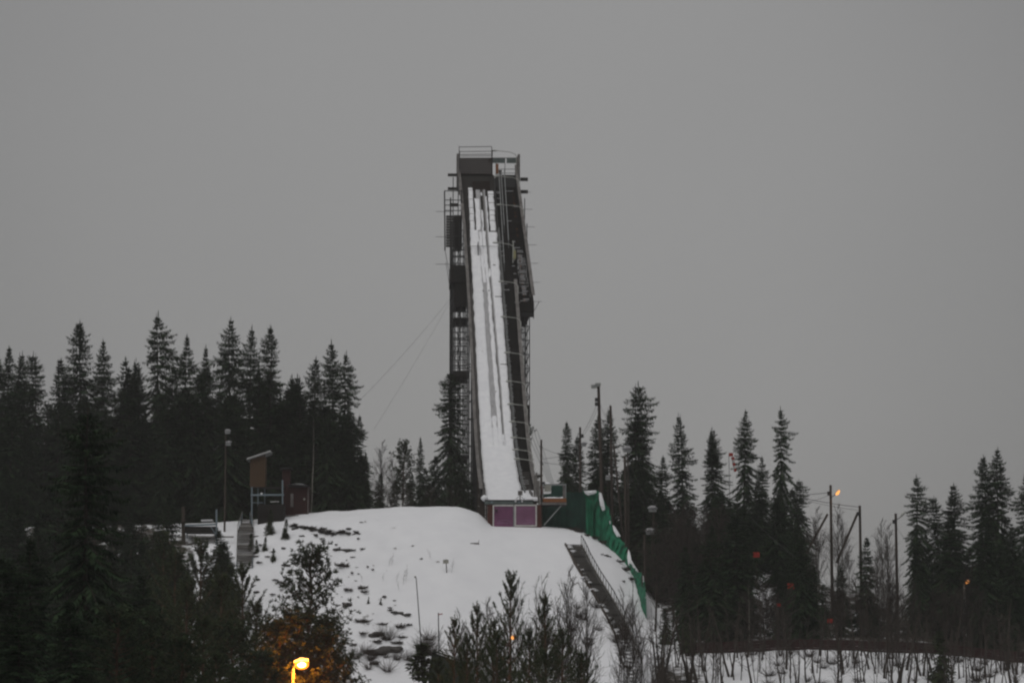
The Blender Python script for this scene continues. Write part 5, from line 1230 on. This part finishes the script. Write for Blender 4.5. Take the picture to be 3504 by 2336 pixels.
spots = [(1165, 1880, 'r', 1.2), (1195, 1882, 'r', 1.0), (1210, 1886, 'h', 1.0), (1100, 1845, 'h', .8), (1225, 1846, 'h', .7), (1170, 1942, 'h', 1.5), (1185, 1940, 'h', 1.0), (1205, 1965, 'h', .7), (1240, 2018, 'h', 1.2), (1245, 2030, 'h', 1.2), (1200, 2026, 'h', 1.0), (1185, 2022, 'h', 1.0), (1315, 2045, 'r', .9), (1190, 2068, 'r', 1.3),
         (1360, 2098, 'r', 1.0), (1390, 2102, 'r', 1.0), (1335, 2092, 'h', .9), (1240, 2130, 'h', 1.2), (1240, 2172, 'h', 1.2), (1285, 2170, 'r', 1.8), (1290, 2200, 'h', 1.8), (1310, 2140, 'h', 1.3), (1370, 2150, 'h', 1.4), (1400, 2145, 'h', 1.0), (1330, 2222, 'r', 2.6), (1300, 2232, 'r', 2.2), (1360, 2205, 'h', 1.6), (1380, 2185, 'h', 1.2), (1210, 2212, 'h', 1.0), (1280, 2275, 'h', 1.6), (1442, 1915, 'h', .5), (1413, 1872, 'h', .4), (1237, 1790, 'h', .5), (1252, 1789, 'd', .6), (1500, 1925, 'd', .6), (1350, 1810, 'd', .4),
         (2078, 1902, 'r', .9), (2060, 1898, 'h', .5), (2135, 1992, 'h', .7), (1945, 1805, 'h', 1.5), (1965, 1815, 'h', 1.8), (1985, 1822, 'h', 1.6), (2010, 1835, 'h', 1.5), (2035, 1845, 'h', 1.5), (2060, 1860, 'h', 1.3), (1920, 1795, 'd', 1.0), (2120, 1925, 'h', 1.4), (2140, 1955, 'h', 1.4), (2160, 1985, 'h', 1.2)]
for k in range(46): spots.append((ru(1090, 1360), ru(1860, 2150), random.choice('hhhd'), ru(.2, .55)))
for k in range(22): spots.append((ru(870, 1000), ru(1830, 2050), random.choice('hhr'), ru(.4, 1.0)))
for k in range(60): spots.append((ru(1000, 1230), ru(1818, 1834) if k < 40 else ru(1808, 1820), 'h' if k % 6 else 'r', ru(.5, 1.0)))
for px, py, k, sc in spots:
    if k == 'h' and py < 1836 and 1000 < px < 1235:                    # the long bare patch under the crest
        f = (px - 1000) / 230; py = lerp(1806, 1830, min(1, f * 1.6)) + (py - 1826) * .5
    v = ray_ground(px, py)
    nm, me, lab, cat, grp = {'r': ('rock', random.choice(RK), 'dark rock poking through the snow of the slope', 'rock', 'rocks on the snow slope'), 'h': ('heather_tuft', random.choice(TF), 'dark heather tuft sticking out of the snow', 'tuft', 'heather tufts on the snow slope'), 'd': ('grass_tuft', random.choice(DG), 'pale dry grass tuft on the snow slope', 'tuft', 'dry grass tufts on the snow slope')}[k]
    o = link(nm, me); o.location = v + Vector((0, 0, .05 if k != 'r' else -.08 * sc)); o.rotation_euler = (0, 0, ru(0, 6.28)); o.scale = (sc * ru(.7, 1.6), sc * ru(.7, 1.2), sc * ru(.5, 1.1)); tag(o, lab, cat, grp)
for px, py, h_ in ((1330, 1940, 1.6), (1340, 1935, 1.8), (1380, 2000, 2.0), (1390, 1990, 2.2), (1355, 1995, 1.6), (1545, 1960, 2.2), (1475, 1915, 1.6), (1365, 2020, 1.4), (1240, 1990, 1.2), (1310, 1990, 1.3)):
    v = ray_ground(px, py); o = plant('b1', 'bare_shrub', 'single thin bare twig shrub on the open snow slope', 'shrub', px, py, v.y, .9, 'thin bare shrubs on the snow slope', hgt=h_); o.rotation_euler = (ru(-.1, .1), ru(.15, .45), ru(0, 6))
bsh = [bush(70 + i) for i in range(2)]
BU = [b_.mesh('bush_%d' % i, 'twig') for i, b_ in enumerate(bsh)]
random.seed(51)
for i in range(40):
    px = ru(1200, 1480) if i < 22 else ru(1850, 2120); py = ru(2190, 2330) if i < 22 else ru(2080, 2330)
    v = ray_ground(px, py); o = link('bare_bush', random.choice(BU)); o.location = v; sc = ru(.8, 1.5); o.scale = (sc, sc, sc); o.rotation_euler = (0, 0, ru(0, 6)); tag(o, 'low bare twiggy bush at the foot of the snow slope', 'bush', 'bare bushes at the slope foot')

random.seed(71)
for i in range(44):
    px = ru(2250, 3520); Y = ru(283, 299); v = P(px, 2250, Y); o = link('bare_bush', random.choice(BU)); o.location = (v.x, Y, ground_z(v.x, Y)); sc = ru(.5, 1.3); o.scale = (sc * ru(.8, 1.5), sc, sc * ru(.5, 1)); o.rotation_euler = (0, 0, ru(0, 6)); tag(o, 'low scrubby bush on the snow bank among the saplings', 'bush', 'bushes on the lower right bank')
random.seed(73)
for i in range(12):
    plant(random.choice(['s7', 's7', 'fir']), SP, 'young dark spruce beside or below the blue viewing platform', 'spruce', ru(520, 815), ru(1850, 1960), ru(318, 334), ru(.9, 1.2), 'young spruces below the blue platform')
# ------------------------------------------------------------------ damp grey air
hz = MB(); hz.box((-4100, -420, -40), (4100, 6100, 104))
hm = bpy.data.materials.new('haze'); hm.use_nodes = True; t = hm.node_tree; t.nodes.clear()
ho = N(t, 'ShaderNodeOutputMaterial'); hv = N(t, 'ShaderNodeVolumePrincipled')
hv.inputs['Color'].default_value = (0.92, 0.92, 0.92, 1); hv.inputs['Density'].default_value = 0.00020; hv.inputs['Anisotropy'].default_value = 0.2
t.links.new(hv.outputs[0], ho.inputs['Volume'])
tag(link('haze', hz.mesh('haze', hm)), 'thin grey winter haze filling the air', kind='stuff')
